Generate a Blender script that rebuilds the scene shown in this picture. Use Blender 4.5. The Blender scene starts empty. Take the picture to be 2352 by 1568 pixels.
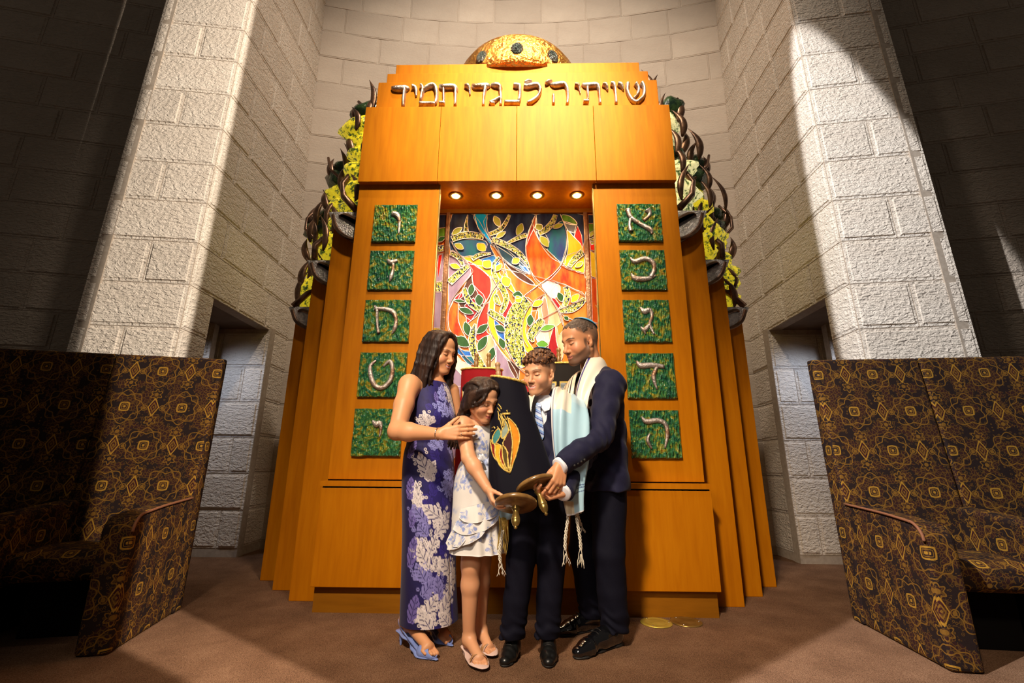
import bpy, bmesh, math, random
import numpy as np
from mathutils import Vector, Matrix

SC = bpy.context.scene
COL = SC.collection
rnd = random.Random(7)

# ------------------------------------------------------------------ camera
cam_d = bpy.data.cameras.new('camera')
cam = bpy.data.objects.new('camera', cam_d)
COL.objects.link(cam)
CAM = Vector((.0428, -3.1459, .9176))
YAW, PITCH, ROLL = .021, .2638, .0074
cam_d.sensor_width = 36.0
cam_d.lens = 36.0 * 1040.4 / 2352
cam_d.clip_start = .05
X_ = Vector((math.cos(YAW), math.sin(YAW), 0))
F_ = Vector((-math.sin(YAW) * math.cos(PITCH), math.cos(YAW) * math.cos(PITCH), math.sin(PITCH)))
U_ = X_.cross(F_)
R_ = X_ * math.cos(ROLL) + U_ * math.sin(ROLL)
V_ = U_ * math.cos(ROLL) - X_ * math.sin(ROLL)
cam.matrix_world = Matrix(((R_.x, V_.x, -F_.x, CAM.x), (R_.y, V_.y, -F_.y, CAM.y), (R_.z, V_.z, -F_.z, CAM.z), (0, 0, 0, 1)))
SC.camera = cam

# ------------------------------------------------------------------ view, world, lights
SC.view_settings.view_transform = 'Standard'
SC.view_settings.look = 'None'
SC.view_settings.exposure = 0.0
SC.view_settings.gamma = 1.0
SC.view_settings.use_curve_mapping = False
world = bpy.data.worlds.new('world')
SC.world = world
world.use_nodes = True
bg = world.node_tree.nodes['Background']
bg.inputs[0].default_value = (1.0, .86, .72, 1)
bg.inputs[1].default_value = .05

def aim(o, target):
    d = Vector(target) - o.location
    o.rotation_euler = d.to_track_quat('-Z', 'Y').to_euler()

def spot(name, loc, target, energy, angle, blend, color, radius=.1, shape=(1, 1), roll=0):
    l = bpy.data.lights.new(name, 'SPOT')
    l.energy = energy; l.spot_size = math.radians(angle); l.spot_blend = blend
    l.color = color; l.shadow_soft_size = radius
    o = bpy.data.objects.new(name, l); COL.objects.link(o)
    o.location = loc; d = Vector(target) - o.location
    o.rotation_euler = (d.to_track_quat('-Z', 'Y').to_matrix() @ Matrix.Rotation(math.radians(roll), 3, 'Z')).to_euler()
    o.scale = (shape[0], shape[1], 1)      # oval beam, shaped so its edges follow the piers
    return o

WARM = (1.0, .80, .58); NEUT = (1.0, .93, .86); COOL = (.90, .94, 1.0)
# ceiling spotlights that rake across the two stone piers and wash the ark, then added fills
spot('ceiling_spot_left_pier', (3.2, -3.6, 4.9), (-2.712, 0.149, 4.9), 3300, 130, .04, (1.0, .89, .77), .03, (.0182, 1.0))
spot('ceiling_spot_right_pier', (-3.0, -3.6, 6.0), (0.973, -1.488, 0.638), 3900, 130, .05, (.95, .96, 1.0), .03, (.0378, .4588), 10)
spot('back_wall_fill', (0, -2.0, 8.6), (0, 2.4, 5.2), 1200, 96, .8, (1.0, .86, .72), .2)  # unseen spot, added to brighten the back wall
spot('ceiling_spot_ark', (.5, -3.3, 6.9), (.05, .1, 3.85), 5600, 37, 1.0, (1.0, .84, .60), .3)
spot('family_fill', (-.9, -4.3, 4.4), (.10, -.55, .85), 1500, 54, 1.0, (1.0, .82, .62), .2)  # unseen spot, added to light the family and fall off sideways
spot('flash_fill', (-1.0, -4.0, 2.3), (.05, -.5, 1.15), 190, 42, 1.0, (1.0, .88, .76), .35)  # unseen, added as frontal fill for the faces

# ------------------------------------------------------------------ small library
def tag(o, label=None, cat=None, group=None, kind=None):
    if label: o['label'] = label
    if cat: o['category'] = cat
    if group: o['group'] = group
    if kind: o['kind'] = kind
    return o

def thing(name, label, cat, loc=(0, 0, 0), group=None):
    o = bpy.data.objects.new(name, None); COL.objects.link(o)
    o.empty_display_size = .1; o.location = loc
    return tag(o, label, cat, group)

class MB:
    """collects geometry in world coordinates, links it as one mesh object"""
    def __init__(s): s.v = []; s.f = []; s.m = []; s.uv = None
    def add(s, vs, fs, mi=0):
        o = len(s.v); s.v += [tuple(p) for p in vs]
        s.f += [tuple(i + o for i in f) for f in fs]; s.m += [mi] * len(fs)
        return s
    def box(s, x0, x1, y0, y1, z0, z1, mi=0, bev=0.0):
        if bev <= 0:
            vs = [(x, y, z) for x in (x0, x1) for y in (y0, y1) for z in (z0, z1)]
            return s.add(vs, [(0, 1, 3, 2), (4, 6, 7, 5), (0, 4, 5, 1), (2, 3, 7, 6), (0, 2, 6, 4), (1, 5, 7, 3)], mi)
        bm = bmesh.new(); bmesh.ops.create_cube(bm, size=1)
        for v in bm.verts:
            v.co = Vector(((x0 + x1) / 2 + v.co.x * (x1 - x0), (y0 + y1) / 2 + v.co.y * (y1 - y0), (z0 + z1) / 2 + v.co.z * (z1 - z0)))
        bmesh.ops.bevel(bm, geom=list(bm.edges), offset=bev, segments=2, affect='EDGES', profile=.5)
        s.bm(bm, mi); return s
    def bm(s, bm, mi=0, M=None):
        bm.verts.index_update()
        vs = [(M @ v.co if M else v.co) for v in bm.verts]
        s.add(vs, [[v.index for v in f.verts] for f in bm.faces], mi); bm.free(); return s
    def tube(s, pts, rads, n=8, mi=0, cap=True, flat=None):
        pts = [Vector(p) for p in pts]; rings = []
        t0 = (pts[1] - pts[0]).normalized()
        ref = Vector((0, 0, 1)) if abs(t0.z) < .9 else Vector((1, 0, 0))
        if flat is not None: ref = Vector(flat[0])
        a = (ref - t0 * ref.dot(t0)).normalized()
        vs = []
        for i, p in enumerate(pts):
            t = (pts[min(i + 1, len(pts) - 1)] - pts[max(i - 1, 0)])
            if t.length < 1e-9: t = t0
            t = t.normalized()
            a = (a - t * a.dot(t)).normalized(); b = t.cross(a)
            r = rads[i] if hasattr(rads, '__len__') else rads
            ra, rb = (r, r) if flat is None else (r * flat[1], r * flat[2])
            for k in range(n):
                q = 2 * math.pi * k / n
                vs.append(p + a * (ra * math.cos(q)) + b * (rb * math.sin(q)))
        fs = []
        for i in range(len(pts) - 1):
            for k in range(n):
                fs.append((i * n + k, i * n + (k + 1) % n, (i + 1) * n + (k + 1) % n, (i + 1) * n + k))
        if cap:
            fs.append(tuple(range(n - 1, -1, -1))); fs.append(tuple((len(pts) - 1) * n + k for k in range(n)))
        return s.add(vs, fs, mi)
    def lathe(s, prof, n=24, mi=0, M=None):
        vs = []; fs = []
        for r, z in prof:
            for k in range(n):
                q = 2 * math.pi * k / n; p = Vector((r * math.cos(q), r * math.sin(q), z))
                vs.append(M @ p if M else p)
        for i in range(len(prof) - 1):
            for k in range(n):
                fs.append((i * n + k, i * n + (k + 1) % n, (i + 1) * n + (k + 1) % n, (i + 1) * n + k))
        fs.append(tuple(range(n - 1, -1, -1))); fs.append(tuple((len(prof) - 1) * n + k for k in range(n)))
        return s.add(vs, fs, mi)
    def prism(s, poly, y0, y1, mi=0, bev=0.0):
        """poly in (x, z); front face at y0 (towards the viewer), back at y1"""
        A = sum(poly[i][0] * poly[(i + 1) % len(poly)][1] - poly[(i + 1) % len(poly)][0] * poly[i][1] for i in range(len(poly)))
        if A < 0: poly = poly[::-1]
        n = len(poly)
        if bev <= 0:
            vs = [(x, y0, z) for x, z in poly] + [(x, y1, z) for x, z in poly]
            fs = [tuple(range(n)), tuple(range(2 * n - 1, n - 1, -1))]
            fs += [(i, n + i, n + (i + 1) % n, (i + 1) % n) for i in range(n)]
            return s.add(vs, fs, mi)
        ins = inset(poly, bev)
        vs = [(x, y0, z) for x, z in ins] + [(x, y0 + bev, z) for x, z in poly] + [(x, y1, z) for x, z in poly]
        fs = [tuple(range(n))]
        for i in range(n):
            j = (i + 1) % n
            fs += [(i, n + i, n + j, j), (n + i, 2 * n + i, 2 * n + j, n + j)]
        return s.add(vs, fs, mi)
    def build(s, name, mat, parent=None, smooth=False, origin=None):
        me = bpy.data.meshes.new(name)
        vs = s.v
        o = bpy.data.objects.new(name, me)
        off = Vector((0, 0, 0))
        if parent is not None: off = wloc(parent)
        if origin is not None: off2 = Vector(origin)
        else: off2 = off
        me.from_pydata([(p[0] - off2.x, p[1] - off2.y, p[2] - off2.z) for p in vs], [], s.f)
        mats = mat if isinstance(mat, (list, tuple)) else [mat]
        for m in mats: me.materials.append(m)
        if len(mats) > 1: me.polygons.foreach_set('material_index', s.m)
        if smooth: me.polygons.foreach_set('use_smooth', [True] * len(me.polygons))
        me.update()
        COL.objects.link(o)
        if parent is not None:
            o.parent = parent
        o.location = off2 - off
        o['_w'] = list(off2)
        return o

def wloc(o):
    if '_w' in o.keys(): return Vector(o['_w'])
    p = Vector(o.location)
    return p + wloc(o.parent) if o.parent else p

def inset(poly, d):
    n = len(poly); out = []
    for i in range(n):
        p0, p1, p2 = poly[i - 1], poly[i], poly[(i + 1) % n]
        e1 = (p1[0] - p0[0], p1[1] - p0[1]); e2 = (p2[0] - p1[0], p2[1] - p1[1])
        l1 = math.hypot(*e1) or 1e-9; l2 = math.hypot(*e2) or 1e-9
        n1 = (-e1[1] / l1, e1[0] / l1); n2 = (-e2[1] / l2, e2[0] / l2)
        bx, bz = n1[0] + n2[0], n1[1] + n2[1]; q = 1 + n1[0] * n2[0] + n1[1] * n2[1]
        q = max(q, .5)
        out.append((p1[0] + d * bx / q, p1[1] + d * bz / q))
    return out

def catmull(pts, sub=4, closed=False):
    out = []; n = len(pts)
    for i in range(n if closed else n - 1):
        if closed: P = [pts[(i + k - 1) % n] for k in range(4)]
        else: P = [pts[max(0, min(n - 1, i + k - 1))] for k in range(4)]
        for j in range(sub):
            t = j / sub
            out.append(tuple(.5 * (2 * b + (c - a) * t + (2 * a - 5 * b + 4 * c - d) * t * t + (3 * b - a - 3 * c + d) * t ** 3)
                             for a, b, c, d in zip(*P)))
    if not closed: out.append(tuple(pts[-1]))
    return out

def stroke_outline(st, sub=4):
    """st: (x, z, halfwidth) -> closed polygon in metres"""
    p = catmull([(a / 1000, b / 1000, w / 1000) for a, b, w in st], sub)
    L = []; R = []
    for i, (x, z, w) in enumerate(p):
        a = p[max(0, i - 1)]; b = p[min(len(p) - 1, i + 1)]
        tx, tz = b[0] - a[0], b[1] - a[1]; l = math.hypot(tx, tz) or 1e-9
        nx, nz = -tz / l, tx / l
        L.append((x + nx * w, z + nz * w)); R.append((x - nx * w, z - nz * w))
    return L + R[::-1]

# ------------------------------------------------------------------ node materials
class NT:
    def __init__(s, m): s.nt = m.node_tree; s.n = s.nt.nodes; s.l = s.nt.links
    def node(s, t, **kw):
        n = s.n.new(t)
        for k, v in kw.items(): setattr(n, k, v)
        return n
    def math(s, op, a, b=None, c=None):
        n = s.n.new('ShaderNodeMath'); n.operation = op
        for i, v in enumerate((a, b, c)):
            if v is None: continue
            if isinstance(v, E): s.l.new(v.s, n.inputs[i])
            else: n.inputs[i].default_value = v
        return E(s, n.outputs[0])
    def mix(s, f, a, b):
        n = s.n.new('ShaderNodeMix'); n.data_type = 'RGBA'
        for i, v in ((0, f), (6, a), (7, b)):
            if isinstance(v, E): s.l.new(v.s, n.inputs[i])
            elif hasattr(v, 'is_output'): s.l.new(v, n.inputs[i])
            elif i == 0: n.inputs[0].default_value = v
            else: n.inputs[i].default_value = (*v, 1)
        return n.outputs[2]
class E:
    def __init__(s, t, sock): s.t = t; s.s = sock
    def __add__(a, b): return a.t.math('ADD', a, b)
    __radd__ = __add__
    def __mul__(a, b): return a.t.math('MULTIPLY', a, b)
    __rmul__ = __mul__
    def __sub__(a, b): return a.t.math('SUBTRACT', a, b)
    def __rsub__(a, b): return a.t.math('SUBTRACT', b, a)
    def __truediv__(a, b): return a.t.math('DIVIDE', a, b)
    def f(a, op, b=None, c=None): return a.t.math(op, a, b, c)
    def lt(a, b): return a.t.math('LESS_THAN', a, b)
    def gt(a, b): return a.t.math('GREATER_THAN', a, b)

def base(name, color=(.8, .8, .8), rough=.5, metal=0.0, spec=.5, coat=0.0, sheen=0.0):
    m = bpy.data.materials.new(name); m.use_nodes = True
    b = m.node_tree.nodes['Principled BSDF']
    b.inputs['Base Color'].default_value = (*color, 1)
    b.inputs['Roughness'].default_value = rough; b.inputs['Metallic'].default_value = metal
    b.inputs['Specular IOR Level'].default_value = spec
    b.inputs['Coat Weight'].default_value = coat; b.inputs['Sheen Weight'].default_value = sheen
    return m, NT(m), b

def coords(t, kind='Object', scale=(1, 1, 1)):
    c = t.node('ShaderNodeTexCoord'); mp = t.node('ShaderNodeMapping')
    mp.inputs['Scale'].default_value = scale
    t.l.new(c.outputs[kind], mp.inputs[0]); return mp.outputs[0]

def noise(t, vec, scale, detail=3, rough=.55, dist=0.0):
    n = t.node('ShaderNodeTexNoise'); n.inputs['Scale'].default_value = scale
    n.inputs['Detail'].default_value = detail; n.inputs['Roughness'].default_value = rough
    n.inputs['Distortion'].default_value = dist
    t.l.new(vec, n.inputs['Vector']); return n.outputs[0]

def ramp(t, fac, stops, interp='LINEAR'):
    r = t.node('ShaderNodeValToRGB'); r.color_ramp.interpolation = interp
    el = r.color_ramp.elements
    while len(el) < len(stops): el.new(.5)
    for e, (p, c) in zip(el, stops): e.position = p; e.color = (*c, 1)
    t.l.new(fac.s if isinstance(fac, E) else fac, r.inputs[0]); return r.outputs[0]

def bump(t, b, h, strength, dist, prev=None):
    n = t.node('ShaderNodeBump'); n.inputs['Strength'].default_value = strength; n.inputs['Distance'].default_value = dist
    t.l.new(h.s if isinstance(h, E) else h, n.inputs['Height'])
    if prev: t.l.new(prev, n.inputs['Normal'])
    t.l.new(n.outputs[0], b.inputs['Normal']); return n.outputs[0]

def simple(name, c1, c2=None, scale=8, stretch=(1, 1, 1), rough=.5, metal=0, spec=.5, coat=0, sheen=0, bmp=None, detail=3, lo=.35, hi=.65, kind='Object'):
    m, t, b = base(name, c1, rough, metal, spec, coat, sheen)
    v = coords(t, kind, stretch)
    if c2: t.l.new(ramp(t, noise(t, v, scale, detail), [(lo, c1), (hi, c2)]), b.inputs['Base Color'])
    if bmp: bump(t, b, noise(t, v, bmp[0], 4), bmp[1], bmp[2])
    return m

def vcol(name, rough=.5, spec=.5, sheen=0, coat=0, sub=0, bmp=None, metal=0, grain=None):
    m, t, b = base(name, (.8, .8, .8), rough, metal, spec, coat, sheen)
    a = t.node('ShaderNodeAttribute'); a.attribute_name = 'Col'
    src = a.outputs[0]
    if grain:
        v = coords(t, 'Object', grain[1])
        src = t.mix(E(t, noise(t, v, grain[0], 3)) * grain[2], src, (0, 0, 0))
    t.l.new(src, b.inputs['Base Color'])
    if sub:
        b.inputs['Subsurface Weight'].default_value = sub
        b.inputs['Subsurface Radius'].default_value = (1.0, .35, .2)
        b.inputs['Subsurface Scale'].default_value = .006
    if bmp: bump(t, b, noise(t, coords(t, 'Object', bmp[3] if len(bmp) > 3 else (1, 1, 1)), bmp[0], 4), bmp[1], bmp[2])
    return m

# stone: dressed limestone with a chiselled face
def stone_mat(name, c1, c2, scale, strength, dist, stretch):
    m, t, b = base(name, c1, .85, 0, .25)
    v = coords(t)
    oi = t.node('ShaderNodeObjectInfo')
    col = ramp(t, noise(t, v, 2.2, 4), [(.3, c1), (.7, c2)])
    col = t.mix(E(t, oi.outputs['Random']) * .35, col, tuple(x * .72 for x in c1))
    t.l.new(col, b.inputs['Base Color'])
    v2 = coords(t, 'Object', stretch)
    h = E(t, noise(t, v2, scale, 3, .5, .6)) + E(t, noise(t, v2, scale * 3.3, 2)) * .22
    bump(t, b, h, strength, dist)
    return m

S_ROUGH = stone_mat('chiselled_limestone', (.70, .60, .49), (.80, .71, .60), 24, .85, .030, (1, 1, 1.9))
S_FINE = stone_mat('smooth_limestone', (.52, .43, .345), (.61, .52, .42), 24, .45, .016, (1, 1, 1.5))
S_DARK = stone_mat('shaded_limestone', (.50, .41, .32), (.60, .50, .40), 22, .9, .035, (1, 1, 2.2))  # darker copy of the pier stone; the outer walls' shade is in the colour
MORTAR = simple('mortar', (.38, .31, .24), (.46, .38, .30), 30, rough=.95, spec=.1)
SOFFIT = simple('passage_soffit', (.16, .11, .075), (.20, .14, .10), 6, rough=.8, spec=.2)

def wood_mat(name, c1, c2, c3, rough, coat, stretch=(9, 9, .8)):
    m, t, b = base(name, c1, rough, 0, .08, coat)
    b.inputs['Coat Roughness'].default_value = .4
    v = coords(t, 'Object', stretch)
    big = coords(t, 'Object', (1, 1, .45))
    f = E(t, noise(t, v, 3.2, 5, .6, .4)) * .65 + E(t, noise(t, big, 1.7, 3)) * .5 - .08
    t.l.new(ramp(t, f, [(.28, c1), (.5, c2), (.74, c3)]), b.inputs['Base Color'])
    bump(t, b, noise(t, v, 14, 3), .06, .002)
    return m
WOOD = wood_mat('honey_maple', (.38, .112, .0012), (.47, .148, .0016), (.54, .185, .003), .50, .0)
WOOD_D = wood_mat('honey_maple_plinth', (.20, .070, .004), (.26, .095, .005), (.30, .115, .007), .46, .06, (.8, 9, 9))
BRONZE = simple('bronze', (.22, .12, .07), (.36, .20, .11), 22, rough=.38, metal=.85, bmp=(45, .5, .006))
PEWTER = simple('hammered_pewter', (.30, .28, .28), (.52, .48, .45), 40, rough=.34, metal=.8, bmp=(85, 1.0, .010))
LETTER = simple('cast_letter_metal', (.52, .46, .42), (.34, .19, .11), 16, rough=.3, metal=.75, bmp=(110, .9, .006), lo=.45, hi=.62)
BRASS = simple('aged_brass', (.30, .19, .05), (.46, .31, .09), 12, rough=.3, metal=.8, bmp=(40, .15, .003))
COPPER = simple('beaten_copper', (.55, .22, .04), (.72, .34, .07), 10, rough=.26, metal=.9, bmp=(26, 1.0, .03))
GOLD = simple('gold_braid', (.55, .36, .06), (.85, .62, .18), 90, rough=.35, metal=.5, bmp=(240, 1.0, .004))
BLACKM = simple('black_gap', (.010, .008, .006), rough=.8, spec=.1)
# ================================================================== floor
def carpet():
    m, t, b = base('brown_carpet', (.2, .12, .08), .95, 0, .12, 0, .0)
    v = coords(t)
    w = t.node('ShaderNodeTexVoronoi'); w.inputs['Scale'].default_value = 240
    mp = coords(t, 'Object', (1, .62, 1)); t.l.new(mp, w.inputs['Vector'])
    f = E(t, noise(t, v, 260, 3)) * .8 + E(t, noise(t, v, 4.0, 4)) * .35 - E(t, w.outputs['Distance']) * .25
    t.l.new(ramp(t, f, [(.22, (.075, .036, .018)), (.46, (.21, .108, .058)), (.72, (.40, .235, .14))]), b.inputs['Base Color'])
    bump(t, b, E(t, noise(t, v, 240, 3)) - E(t, w.outputs['Distance']) * .8, .8, .007)
    return m
fl = MB().box(-8, 8, -6, 4, -.12, 0).build('floor', carpet())
tag(fl, 'brown flecked carpet covering the whole floor', 'floor', kind='structure')

# ================================================================== stone walls
# course heights measured on the piers (near) and on the alcove's back wall (far)
def zn(k): return 0 if k <= 0 else .075 + .376 * k + .0012 * k * k - (.0 if k > .5 else .0)
def zf(k): return 0 if k <= 0 else .085 + .357 * k + .0036 * k * k
K = 21

def stones(parent, fmap, rows, mat, proud=.014, margin=.022, gap=.004, name='stone', inner=True):
    """rows: {course: [(s0, s1), ...]}; fmap(s, k, depth) -> point"""
    shared = {}
    for k, spans in rows.items():
        k0, k1 = (k if k > 0 else -0.0), k + 1
        for (s0, s1) in spans:
            h = max(fmap(s0, k1, 0)[2] - fmap(s0, k0, 0)[2], .05)
            gk = gap / h; mk = margin / h
            d0 = proud * .35; d1 = proud * rnd.uniform(.85, 1.5)
            a0, a1, b0, b1 = s0 + gap, s1 - gap, k0 + gk, k1 - gk
            if k == 0: b0 = k0 + .001
            q = [(a0, b0), (a1, b0), (a1, b1), (a0, b1)]
            qi = [(a0 + margin, b0 + mk), (a1 - margin, b0 + mk), (a1 - margin, b1 - mk), (a0 + margin, b1 - mk)]
            vs = [fmap(s, kk, -.03) for s, kk in q] + [fmap(s, kk, d0) for s, kk in q] + [fmap(s, kk, d0 + .001) for s, kk in qi]
            qj = [(s + (.006 if i in (0, 3) else -.006), kk + (.006 / h if i < 2 else -.006 / h)) for i, (s, kk) in enumerate(qi)]
            vs += [fmap(s, kk, d1) for s, kk in qj]
            fs = []
            for i in range(4):
                j = (i + 1) % 4
                fs += [(i, j, 4 + j, 4 + i), (4 + i, 4 + j, 8 + j, 8 + i), (8 + i, 8 + j, 12 + j, 12 + i)]
            fs.append((12, 13, 14, 15))
            c = sum((Vector(v) for v in vs[12:]), Vector()) / 4
            MB().add(vs, fs).build(name, mat, parent, origin=c)

def slab(name, pts_front, thick, mat, label):
    """pts_front: quad, counter-clockwise from the room; slab goes back along -normal"""
    p = [Vector(q) for q in pts_front]
    n = (p[1] - p[0]).cross(p[3] - p[0]).normalized()
    vs = p + [q - n * thick for q in p]
    o = MB().add(vs, [(0, 1, 2, 3), (7, 6, 5, 4), (0, 4, 5, 1), (1, 5, 6, 2), (2, 6, 7, 3), (3, 7, 4, 0)]).build(name, mat)
    return tag(o, label, 'wall', kind='structure')

def breaks(L, avg, phase, mn=.22):
    x = -phase * avg; out = []; cur = 0
    while True:
        x += avg * rnd.uniform(.72, 1.3)
        if x <= mn: continue
        if x > L - mn: out.append((cur, L)); return out
        out.append((cur, x)); cur = x

for sd in (-1, 1):
    side = 'left' if sd < 0 else 'right'
    XC = -2.79 if sd < 0 else 2.765            # pier's inner corner
    YC = .38
    a = math.radians(7.9)
    W = .80
    dx, dy = sd * math.cos(a), -math.sin(a)      # along the pier's face, outwards
    nx, ny = -sd * math.sin(a), -math.cos(a)     # out of the face
    def fpier(s, k, d): return (XC + dx * s + nx * d, YC + dy * s + ny * d + .012 * zn(k), zn(k))
    top = zn(K)
    P = [fpier(0, 0, 0), fpier(W, 0, 0), fpier(W, K, 0), fpier(0, K, 0)]
    if sd < 0: P = [P[1], P[0], P[3], P[2]]
    pier = slab('wall_%s_pier' % side, P, .12, MORTAR, 'pale chiselled stone pier at the %s of the alcove behind the settee' % side)
    rows = {}
    for k in range(K):
        if (k + (0 if sd < 0 else 1)) % 2: rows[k] = [(0, W)]
        else:
            c = W * rnd.uniform(.46, .56); rows[k] = [(0, c), (c, W)]
    stones(pier, fpier, rows, S_ROUGH, .011)
    # outer return of the pier, back to the dark wall
    def fret(s, k, d): return (XC + dx * W + sd * d, YC + dy * W + s + .012 * zn(k), zn(k))
    rt = [fret(0, 0, 0), fret(1.25, 0, 0), fret(1.25, K, 0), fret(0, K, 0)]
    if sd < 0: rt = [rt[1], rt[0], rt[3], rt[2]]
    slab('wall_%s_return' % side, rt, .12, MORTAR, 'shaded outer return of the %s stone pier' % side)
    # alcove side wall with its doorway
    L = 1.80
    def fside(s, k, d, XC=XC):
        t = s / L
        z = zn(k) * (1 - t) + zf(k) * t
        x = XC + sd * (.02 * t + t * .030 * max(0, z - 2))
        return (x - sd * d, YC + s + .012 * z * (1 - t), z)
    O0, O1 = .335, 1.335
    sw = MB()
    def quad(s0, s1, k0, k1):
        v = [fside(s0, k0, 0), fside(s1, k0, 0), fside(s1, k1, 0), fside(s0, k1, 0)]
        w = [(p[0] + sd * .12, p[1], p[2]) for p in v]
        sw.add(v + w, [(0, 1, 2, 3), (7, 6, 5, 4), (0, 4, 5, 1), (1, 5, 6, 2), (2, 6, 7, 3), (3, 7, 4, 0)])
    quad(0, O0, 0, 6); quad(O1, L, 0, 6); quad(0, L, 6, K)
    swo = tag(sw.build('wall_%s' % side, MORTAR), 'stone side wall of the alcove on the %s above a low doorway' % side, 'wall', kind='structure')
    rows = {}
    for k in range(K):
        if k < 6: rows[k] = [(0, O0), (O1, L)]
        else:
            rows[k] = breaks(L, .62, (k % 2) * .5)
    stones(swo, fside, rows, S_ROUGH, .009)
    # far jamb of the doorway, soffit and near jamb
    YJ = YC + O1
    def fj(s, k, d): return (XC + sd * s, YJ - d, zf(k) * .985)
    P = [fj(0, 0, 0), fj(1.6, 0, 0), fj(1.6, 6.15, 0), fj(0, 6.15, 0)]
    if sd < 0: P = [P[1], P[0], P[3], P[2]]
    jm = slab('wall_%s_passage' % side, P, .10, MORTAR, 'stone wall inside the doorway on the %s, washed by bluish light' % side)
    stones(jm, fj, {k: ([(0, .52), (.52, 1.2), (1.2, 1.6)] if k % 2 else [(0, .22), (.22, .95), (.95, 1.6)]) for k in range(6)}, S_ROUGH, .012)
    z6 = fside(O0, 6, 0)[2]
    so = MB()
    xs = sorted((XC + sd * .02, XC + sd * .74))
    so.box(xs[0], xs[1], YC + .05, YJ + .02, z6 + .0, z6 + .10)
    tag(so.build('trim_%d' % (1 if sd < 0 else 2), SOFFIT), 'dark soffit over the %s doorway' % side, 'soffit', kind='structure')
    nj = MB(); nj.box(*sorted((XC + sd * .02, XC + sd * .82)), YC + O0 - .10, YC + O0, 0, z6 + .05)
    tag(nj.build('trim_%d' % (3 if sd < 0 else 4), MORTAR), 'near jamb of the %s doorway' % side, 'jamb', kind='structure')
    # dark outer wall, set back behind the pier and swinging towards the viewer
    b_ = math.radians(13.8 if sd < 0 else 12.0)
    X0 = XC + dx * W; Y0 = YC + dy * W + 1.15
    OX, OY = X0 - sd * .3, Y0 + .3 * math.tan(b_)
    def fo(s, k, d): return (OX + sd * math.cos(b_) * s - sd * math.sin(b_) * d, OY - math.sin(b_) * s - math.cos(b_) * d, zn(k))
    LO = 5.2
    P = [fo(0, 0, 0), fo(LO, 0, 0), fo(LO, K, 0), fo(0, K, 0)]
    if sd < 0: P = [P[1], P[0], P[3], P[2]]
    ow = slab('wall_%s_outer' % side, P, .12, MORTAR, 'dim stone wall receding into shadow beyond the %s pier' % side)
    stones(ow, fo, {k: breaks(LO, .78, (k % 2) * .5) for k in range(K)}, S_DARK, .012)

# curved back wall
YE, YM, XE = 2.15, 2.50, 2.86
RR = (XE ** 2 + (YM - YE) ** 2) / (2 * (YM - YE))
TH = math.asin(XE / RR)
LB = 2 * RR * TH
def fback(s, k, d):
    q = -TH + s / RR; z = zf(k); w = 1 + .010 * max(0, z - 2)
    return ((RR - d) * math.sin(q) * w, YM - RR + (RR - d) * math.cos(q), z)
bw = MB(); NB = 16
vs = [fback(LB * i / NB, k, 0) for k in (0, 22) for i in range(NB + 1)]
vs += [(x, y + .14, z) for x, y, z in vs]; n1 = NB + 1
fs = []
for i in range(NB):
    fs += [(i, i + 1, n1 + i + 1, n1 + i), (2 * n1 + i + 1, 2 * n1 + i, 3 * n1 + i, 3 * n1 + i + 1)]
fs += [(i + 1, i, 2 * n1 + i, 2 * n1 + i + 1) for i in range(NB)] + [(n1 + i, n1 + i + 1, 3 * n1 + i + 1, 3 * n1 + i) for i in range(NB)]
fs += [(0, n1, 3 * n1, 2 * n1), (NB, 2 * n1 + NB, 3 * n1 + NB, n1 + NB)]
bw.add(vs, fs)
bwo = tag(bw.build('wall_back', MORTAR), 'curved pale limestone wall behind the wooden ark', 'wall', kind='structure')
# courses hidden behind the ark stay plain
rows = {}
for k in range(22):
    br = breaks(LB, .66, (k % 2) * .5)
    if k < 11: br = [q for q in br if q[1] < 1.25 or q[0] > LB - 1.25]
    rows[k] = br
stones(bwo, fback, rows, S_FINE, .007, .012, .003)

# cool lamps inside the two passages
for sd in (-1, 1):
    l = bpy.data.lights.new('passage_lamp', 'SPOT'); l.energy = 26 if sd < 0 else 34; l.color = (.62, .74, 1.0)
    l.spot_size = math.radians(95); l.spot_blend = .9; l.shadow_soft_size = .08
    o = bpy.data.objects.new('passage_lamp', l); COL.objects.link(o)
    o.location = (sd * 3.25, .98, 2.2); aim(o, (sd * 2.9, 1.72, 1.3))
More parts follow.
